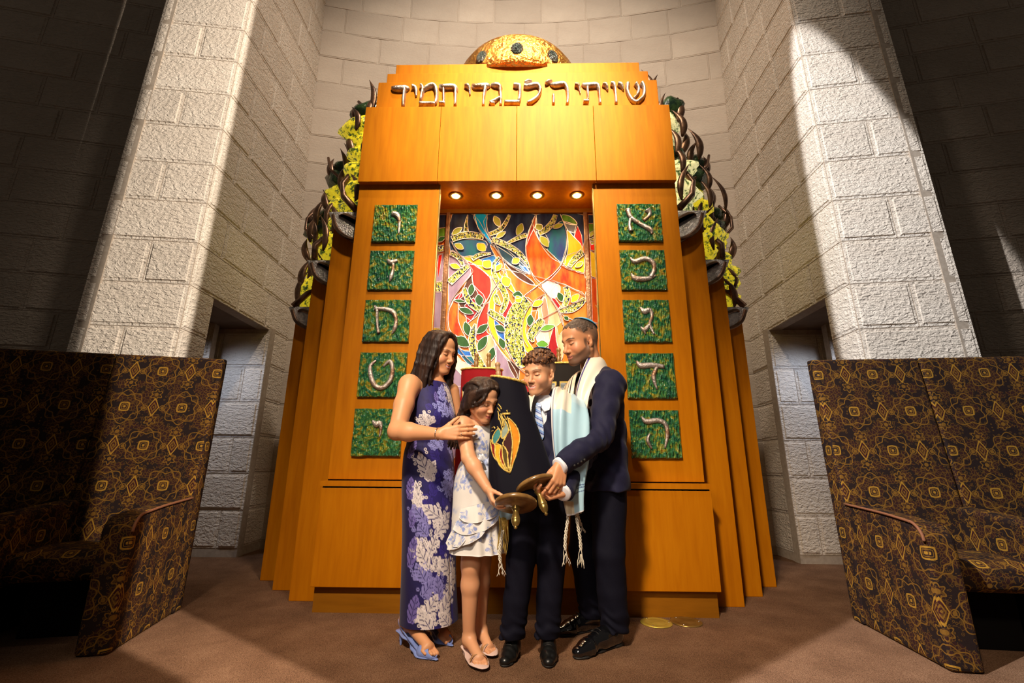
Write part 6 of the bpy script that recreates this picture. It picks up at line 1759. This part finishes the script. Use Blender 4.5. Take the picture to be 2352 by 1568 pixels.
# ------------------------------------------------------------------ the man
man = thing('person', 'man with short greying hair, blue kippah, navy suit and cream prayer shawl, leaning in', 'person', (.48, -.36, 0), 'the family')
PM = math.radians(-150)
mf = V3(math.cos(PM), math.sin(PM), 0); ml = V3(-math.sin(PM), math.cos(PM), 0)
MC = V3(.505, -.385, 0)
mL = V3(.548, -.560, 1.358); mR = V3(.425, -.255, 1.372)
mLe, mLw = V3(.462, -.700, 1.060), V3(.243, -.868, .918)
mRe, mRw = V3(.395, -.560, .985), V3(.250, -.850, .796)
MSK = (.62, .28, .135)
def build_man():
    S = Sdf()
    hd = Head(S, (.402, -.475, 1.640), -153, 17, -3, 1.10, 1.06, 1.14, .98, .002)
    S.cone(hd.w((-.035, 0, -.055)), V3(.492, -.400, 1.42), .060, .068, .03)
    S.ell(MC + V3(0, 0, 1.28), (.10, .15, .12), rotm(PM), .05); S.ell(MC + V3(0, 0, 1.02), (.10, .14, .20), rotm(PM), .05)
    for a, e, w in ((mL, mLe, mLw), (mR, mRe, mRw)):
        S.cone(a, e, .052, .044, .02); S.cone(e, w, .043, .031, .02, sq=None)
    hand(S, mLw, (-.30, -.36, -.88), (-.52, .80, -.10), (-.8, -.3, .4), .198, ((.62, .85, .5), (.62, .95, .5), (.62, .95, .5), (.62, .95, .5)), .03, (.84, .42, .34), .30); ringL = S.ring
    hand(S, mRw, (-.97, -.20, -.10), (-.10, -.72, .62), (0, -.3, .9), .195, ((.50, .75, .5), (.55, .85, .5), (.6, .85, .55), (.6, .85, .55)), .05, (.85, .42, .30), .25)
    for hip, kn, an in (((.535, -.42, .85), (.515, -.45, .45), (.540, -.42, .11)), ((.445, -.33, .85), (.405, -.31, .45), (.455, -.20, .11))): leg(S, hip, kn, an, (.080, .058, .052, .036))
    def col(V, c):
        skin_var(V, c, .06, 4)
        L = hd.local(V); x, y, z = L.T
        hd.colors(V, c, (.42, .15, .11), (.075, .045, .03), (.03, .016, .012), (.66, .22, .13), beard=((.085, .050, .036), .84), gaze=.0008, browt=.0042)
        m = (np.linalg.norm(L - np.array([-.02, 0, .04]), axis=1) < .14) * sm(z - (.022 + .62 * np.clip(x - .010, -.05, .12)), 0, .020) * sm(.060 - x, 0, .010)
        m = np.maximum(m, sm(-.018 - x, 0, .02) * sm(z + .060, 0, .035) * (np.linalg.norm(L, axis=1) < .13))
        ear = np.exp(-(((x + .010) / .019) ** 2 + ((z + .012) / .031) ** 2)) * (np.abs(y) > .070)
        g = .5 + .5 * vnoise(V, 400, 9)
        paint(c, m * (.74 + .12 * g) * (1 - np.clip(ear * 2, 0, 1)), (.085, .056, .040))
    finish(S, .0031, 'body', SKIN, man, MSK, col, lambda P: (P[:, 2] > 1.42) | (np.linalg.norm(P - mLw - V3(-.03, -.03, -.08), axis=1) < .15) | (np.linalg.norm(P - mRw - V3(-.09, 0, 0), axis=1) < .14))
    H = Sdf()
    H.ell(hd.w((-.018, 0, .048)), np.array((.0972, .0764, .0800)) * hd.k, hd.R, .02)
    H.ell(hd.w((.040, 0, .0535)), np.array((.0515, .0625, .0535)) * hd.k, hd.R, .02)
    H.cut(lambda P: -(hd.local(P) @ unit((.62, 0, -.80)) + .018), hd.w((.08, 0, 0)), .3, .006)
    H.cut(lambda P: hd.local(P)[:, 2] - .036 + .15 * np.clip(hd.local(P)[:, 0], -.06, .06), hd.w((0, 0, 0)), .3, .006)
    H.disp(lambda P: .0016 * np.sin(hd.local(P) @ V3(120, 260, 60)) + .0012 * vnoise(P, 420, 3))
    finish(H, .0030, 'hair', CURLM, man, (.070, .043, .028), lambda V, c: paint(c, .5 * sm(vnoise(V, 300, 6), .1, 1.0), (.15, .105, .075)))
    kippah(man, hd, .86, 42, 'bright blue satin kippah on the back of the head', .0042, .048)
    return hd, ringL
mhd, ringL = build_man()
legsM = [((.545, -.43, .83), (.522, -.455, .45), (.542, -.425, .085)), ((.455, -.325, .83), (.405, -.318, .45), (.458, -.208, .085))]
trousers(man, legsM, ((.495, -.385, .86), (.115, .165, .12), rotm(PM)), [.104, .086, .078, .074], hem=.012)
dress_shoe(man, (.300, -.610), (.580, -.385), PATENT, 1.08, 'glossy black patent shoe nearest the viewer')
dress_shoe(man, (.235, -.305), (.500, -.170), PATENT, 1.08, 'glossy black patent shoe further back')
suit_coat(man, MC, mf, ml, .205, .122, 1.415, 1.10, .775, (mL, mR), ((mL, mLe, mLw), (mR, mRe, mRw)), (.084, .066, .050), 0, (1.12, .40, 0), 1.0, .0058)
def man_shirt():
    S = Sdf()
    S.cone(MC + V3(-.01, -.005, 1.30), MC + V3(0, 0, 1.08), .185, .17, .03, sq=(mf, .58))
    S.cone(V3(.498, -.400, 1.40), V3(.478, -.410, 1.500), .080, .072, .02)
    V, F = S.mesh(.0065); link_mesh('shirt', V, F, SHIRT, man)
    for w, e in ((mLw, mLe), (mRw, mRe)):
        d = unit(w - e); mb = MB()
        mb.tube([tuple(w + d * t) for t in (-.03, .010, .026, .029)], [.040, .042, .0415, .036], 20, 0, True); mb.build('shirt_cuff', SHIRT, man, True)
    d = unit(mLw - mLe); side = unit(V3(.55, -.2, -.75)); side = unit(side - d * (side @ d)); out = unit(np.cross(d, side))
    if out[1] > 0: out = -out
    for i in range(4):
        c = mLw - d * (.030 + .022 * i) + (out * .55 + side * .83) * (.0515 + .003 * i)
        b2 = bmesh.new(); bmesh.ops.create_icosphere(b2, subdivisions=2, radius=.0075)
        MB().bm(b2, 0, Matrix.Translation(tuple(c)) @ Matrix.Diagonal((1, 1, 1, 1))).build('sleeve_button', RUBBER, man, True)
man_shirt()
ring_('wedding_ring', ringL[0], ringL[1], ringL[2] + .0006, .0020, GOLD, man)

def man_tallit():
    rows = [[(.500, -.300, 1.575), (.560, -.295, 1.525), (.600, -.295, 1.450)],
            [(.472, -.440, 1.585), (.540, -.445, 1.530), (.592, -.430, 1.450)],
            [(.420, -.530, 1.495), (.470, -.552, 1.465), (.518, -.562, 1.425)],
            [(.372, -.570, 1.380), (.412, -.596, 1.362), (.446, -.602, 1.340)],
            [(.350, -.585, 1.27), (.380, -.618, 1.26), (.412, -.625, 1.245)],
            [(.355, -.590, 1.14), (.375, -.615, 1.13), (.402, -.622, 1.12)],
            [(.362, -.580, 1.02), (.378, -.600, 1.01), (.398, -.608, 1.01)],
            [(.350, -.590, .955), (.362, -.606, .95), (.378, -.612, .95)],
            [(.338, -.600, .895), (.350, -.614, .89), (.364, -.618, .892)]]
    V, F, u, v = sheet(rows, 50, 180, .006, lambda U, v_: .004 * np.sin(U * 9 + 4 * v_))
    c = np.tile(np.array((.78, .71, .59)), (len(V), 1))
    paint(c, (np.abs(u - .10) < .045) * 1.0, (.05, .04, .20)); paint(c, (np.abs(u - .10) < .02) * (np.sin(v * 170) > 0) * .7, (.32, .28, .42))
    for q in (.90, .955): paint(c, (np.abs(v - q) < .008) * .9, (.20, .12, .07))
    o = link_mesh('prayer_shawl', V, F, SATIN, man, c); o['label'] = 'cream prayer shawl over the near shoulder'
    strands(man, 'shawl_fringe', ((.338, -.606, .890), (.366, -.620, .888)), .215, 20, FRINGE, .010, 3, .0017)
    tzitzit(man, (.350, -.618, .69), .11, 4)
    rows = [[(.432, -.330, 1.480), (.420, -.300, 1.46), (.408, -.275, 1.44)], [(.392, -.430, 1.462), (.362, -.415, 1.44), (.330, -.385, 1.40)], [(.362, -.500, 1.39), (.328, -.488, 1.37), (.292, -.455, 1.33)], [(.345, -.520, 1.27), (.308, -.510, 1.26), (.272, -.480, 1.23)], [(.35, -.52, 1.10), (.31, -.51, 1.10), (.28, -.48, 1.08)]]
    V, F, u, v = sheet(rows, 50, 90, .006)
    c = np.tile(np.array((.70, .58, .42)), (len(V), 1))
    for q, w in ((.34, .035), (.52, .02), (.80, .03)): paint(c, (np.abs(u - q) < w) * 1.0, (.02, .016, .04))
    paint(c, (np.abs(u - .43) < .02) * 1.0, (.80, .76, .70)); paint(c, (u < .2) * (np.sin(v * 60) > .2) * .3, (.50, .38, .24))
    o = link_mesh('prayer_shawl', V, F, SATIN, man, c); o['label'] = 'striped cream end of the shawl on the far shoulder'
man_tallit()

# ------------------------------------------------------------------ torah scrolls
WOODR = simple('turned_dark_wood', (.16, .08, .022), (.25, .135, .040), 10, (3, 3, .6), rough=.28, coat=.3)
WOODL = simple('turned_light_wood', (.36, .20, .09), (.46, .27, .13), 12, (3, 3, .6), rough=.35)
def frame(c, n):
    z = Vector(n).normalized(); x = z.orthogonal().normalized(); y = z.cross(x)
    return Matrix(((x.x, y.x, z.x, c[0]), (x.y, y.y, z.y, c[1]), (x.z, y.z, z.z, c[2]), (0, 0, 0, 1)))
FIN = [(.012, 0), (.014, .03), (.016, .05), (.011, .056), (.017, .066), (.011, .076), (.014, .086), (.0165, .094), (.011, .104), (.004, .108)]

held = thing('torah_scroll', 'navy velvet mantled scroll with gold flame embroidery held between girl, boy and man', 'scroll', (.05, -.84, .76), 'scrolls')
AH = math.radians(-88)
hs = [(1.362, -.028, -.690, .090, .060), (1.349, -.028, -.690, .096, .066), (1.29, -.022, -.700, .107, .070), (1.18, -.008, -.722, .118, .072), (1.05, .014, -.752, .134, .075), (.93, .032, -.782, .150, .078), (.84, .044, -.805, .156, .080), (.772, .052, -.820, .156, .080)]
def held_scroll():
    tilt = lambda V: V + np.stack([0 * V[:, 0], 0 * V[:, 0], -.20 * (V[:, 0] + .028) * sm(V[:, 2], 1.1, 1.35)], 1)
    fold = lambda T, t, z: .030 * sm(1.15 - z, 0, .3) * np.sin(6 * T + 7 * z) + .020 * np.sin(4 * T + 9 * z) * sm(1.3 - z, 0, .2) + .012 * sm(1.0 - z, 0, .2) * np.sin(12 * T + 6 * z)
    V, F, T, Z, SS = loft(hs, 260, 230, AH, fold)
    V = tilt(V)
    nav = (.0030, .0024, .0070)
    c = np.tile(np.array(nav), (len(V), 1))
    front = V[:, 1] < SS[:, 2]
    cols = dict(orange=(.62, .20, .012), brown=(.045, .012, .012), teal=(.05, .20, .19), grey=(.22, .27, .22), gold=(.66, .36, .02), crimson=(.20, .008, .012), olive=(.07, .045, .010))
    def inside(px, pz, poly):
        r = np.zeros(len(px), bool); j = len(poly) - 1
        for i in range(len(poly)):
            xi, zi = poly[i]; xj, zj = poly[j]
            m = ((zi > pz) != (zj > pz)) & (px < (xj - xi) * (pz - zi) / (zj - zi + 1e-12) + xi)
            r ^= m; j = i
        return r
    for nm, poly in EMBROIDERY[::-1]:
        P = catmull([(a / 1000, b / 1000) for a, b in poly], 4, True)
        m = inside(V[:, 0], V[:, 2], P) & front
        q = np.array(cols[nm]); c[m] = q * (1 + .12 * vnoise(V[m] * np.array([.4, 1, 1]), 160, 3))[:, None]
    link_mesh('mantle', V, F, VELVET, held, c)
    S5 = np.array(catmull([tuple(s_) for s_ in hs], 8))
    def surf(x, z):
        i = np.abs(S5[:, 0] - z).argmin(); _, cx, cy, a, b = S5[i]
        q = max(-.995, min(.995, (x - cx) / a)); return (x, cy - b * math.sqrt(1 - q * q) - .003, z)
    for nm, poly in EMBROIDERY:
        P = catmull([(a / 1000, b / 1000) for a, b in poly], 3, True); P = P + [P[0]]
        MB().tube([surf(*p) for p in P], [.0036 + .0010 * math.sin(i * 2.4) for i in range(len(P))], 6).build('gold_cord', GOLD, held, True)
    for st in STITCHES:
        P = catmull([(a / 1000, b / 1000, w / 1000) for a, b, w in st], 4)
        MB().tube([surf(p[0], p[1]) for p in P], [max(.0025, p[2] * 1.1) for p in P], 6).build('gold_stitch', GOLD, held, True)
    # braided top rim and lid
    an = np.linspace(0, 2 * math.pi, 61)
    rim = np.array([(-.028 + .094 * math.cos(q), -.690 + .064 * math.sin(q), 1.361) for q in an]); rim = tilt(rim)
    MB().tube([tuple(p) for p in rim], [.0075 + .0014 * math.sin(i * 2.1) for i in range(61)], 8).build('rim_braid', GOLD, held, True)
    lid = np.array([(-.028 + r * .094 * math.cos(q), -.690 + r * .064 * math.sin(q), 1.363 + .004 * (1 - r)) for r in (1, .02) for q in an[:-1]]); lid = tilt(lid)
    n = 60; link_mesh('lid', lid, [(i, (i + 1) % n, n + (i + 1) % n, n + i) for i in range(n)] + [tuple(range(n, 2 * n))], VELVET, held, np.tile(np.array(nav), (2 * n, 1)))
    for x, y in ((-.078, -.690),):
        p = tilt(np.array([(x, y, 1.345)]))[0]
        MB().lathe(FIN, 16, 0, frame(p, (-.10, 0, 1))).build('finial', WOODL, held, True)
    # lower rollers: flat discs with turned handles
    for (c_, n_, R, hl) in (((.020, -.930, .742), (.0, .48, .88), .098, .118), ((.116, -.880, .820), (-.30, .42, .86), .100, .150)):
        M = frame(c_, n_)
        d = MB().lathe([(.012, .016), (R * .6, .013), (R * .93, .010), (R, .004), (R, -.006), (R * .95, -.011), (R * .7, -.010), (.026, -.012), (.024, -.016)], 48, 0, M).build('roller_disc', WOODR, held, True)
        prof = [(.020, -.012), (.017, -.022), (.021, -.030), (.016, -.040), (.012, -.048), (.0125, -.052), (.017, -.070), (.0205, -.088), (.0210, -.096), (.0190, -.098), (.0205, -.101), (.018, -.112), (.013, -.124), (.0065, -.130), (.0085, -.136), (.0035, -.143)]
        s_ = hl / .143
        MB().lathe([(r, z * s_) for r, z in prof], 24, 0, M).build('roller_handle', BRASS, held, True)
        MB().tube([tuple(M @ Vector((0, 0, .01))), tuple(M @ Vector((0, 0, .035)))], .020, 12).build('roller_shaft', WOODR, held, True)
held_scroll()

def shelf_scroll(label, x, y, a, b, top, color, z0, pattern, fins, cat_loc):
    t = thing('torah_scroll', label, 'scroll', cat_loc, 'scrolls')
    secs = [(top, x, y, a * .98, b * .98), (top - .02, x, y, a, b), (top - .20, x, y, a * 1.02, b * 1.03), (top - .45, x, y, a * 1.10, b * 1.08), (z0, x, y, a * 1.15, b * 1.1)]
    V, F, T, Z, SS = loft(secs, 180, 160, math.radians(-90), lambda T, t_, z: .02 * np.sin(6 * T + 4 * z) * sm(top - .05 - z, 0, .3) + .012 * np.sin(11 * T + 7 * z))
    c = np.tile(np.array(color), (len(V), 1)); pattern(V, c, V[:, 0] - x, V[:, 2])
    link_mesh('mantle', V, F, VELVET, t, c)
    an = np.linspace(0, 2 * math.pi, 61)
    MB().tube([(x + a * math.cos(q), y + b * math.sin(q), top) for q in an], [.008 + .0014 * math.sin(i * 2.1) for i in range(61)], 8).build('rim_braid', GOLD, t, True)
    lid = [(x + r * a * math.cos(q), y + r * b * math.sin(q), top + .004 * (1 - r)) for r in (1, .02) for q in an[:-1]]; n = 60
    link_mesh('lid', lid, [(i, (i + 1) % n, n + (i + 1) % n, n + i) for i in range(n)] + [tuple(range(n, 2 * n))], VELVET, t, np.tile(np.array(color), (2 * n, 1)))
    for fx in fins: MB().lathe([(r * 1.15, z * 1.35) for r, z in FIN], 16, 0, Matrix.Translation((fx, y, top - .01))).build('finial', WOODR, t, True)
    return t
def red_pat(V, c, x, z):
    f = V[:, 1] < .235
    for i, u in enumerate((-.125, -.075, -.02, .035, .085, .13)):
        w = (.014, .010, .028, .012, .012, .014)[i]; zt = (1.44, 1.455, 1.465, 1.46, 1.45, 1.44)[i]
        q = x - u - .10 * (z - 1.45) * (u / .13)
        m = f & (np.abs(q) < w) & (z < zt) & (z > 1.0); e = f & (np.abs(q) < w + .006) & (z < zt + .006) & (z > 1.0)
        c[e] = (.62, .40, .08); c[m] = (.62, .55, .42) if i % 2 == 0 else (.02, .018, .016)
        m2 = m & ((z * 60) % 1 < .16); c[m2] = (.30, .22, .10)
shelf_scroll('crimson velvet mantled scroll with gold braid standing behind the girl', -.255, .235, .155, .075, 1.606, (.26, .006, .010), .80, red_pat, (-.300, -.205), (-.255, .235, .796))
def blk_pat(V, c, x, z):
    f = V[:, 1] < .24
    for u, k in ((-.015, -.14), (.075, .14), (-.10, -.1)):
        q = x - u - k * (1.49 - z) * .8
        e = f & (np.abs(q) < .030) & (z < 1.505) & (z > 1.2); m = f & (np.abs(q) < .022) & (z < 1.495) & (z > 1.2)
        c[e] = (.60, .42, .10); c[m] = np.array((.16, .18, .18))
        c[m & (np.abs(vnoise(V, 160, 4)) < .25)] = (.45, .45, .42)
shelf_scroll('black velvet mantled scroll with grey flame panels standing behind the boy', .372, .235, .150, .075, 1.648, (.016, .012, .010), .80, blk_pat, (.330, .425), (.372, .235, .796))

# ------------------------------------------------------------------ brass floor plates
for i, (x, y) in enumerate(((.858, -.060), (1.044, -.038))):
    t = thing('floor_plate', ('round yellow brass floor plate on the carpet, left of the pair', 'duller brass floor plate on the carpet, right of the pair')[i], 'floor plate', (x, y, 0), 'brass floor plates')
    pm = BRASS if i else simple('bright_brass', (.58, .42, .06), (.70, .52, .10), 20, rough=.35, metal=.6)
    M = Matrix.Translation((x, y, 0))
    MB().lathe([(.094, .0005), (.094, .004), (.088, .007), (.064, .0075), (.062, .0062), (.058, .0075), (.004, .0078)], 40, 0, M).build('cover', pm, t, True)
    for q in (0, 2.1, 4.2): MB().lathe([(.007, .006), (.007, .0095), (.003, .010)], 10, 0, Matrix.Translation((x + .076 * math.cos(q), y + .076 * math.sin(q), 0))).build('screw', SILVER, t, True)
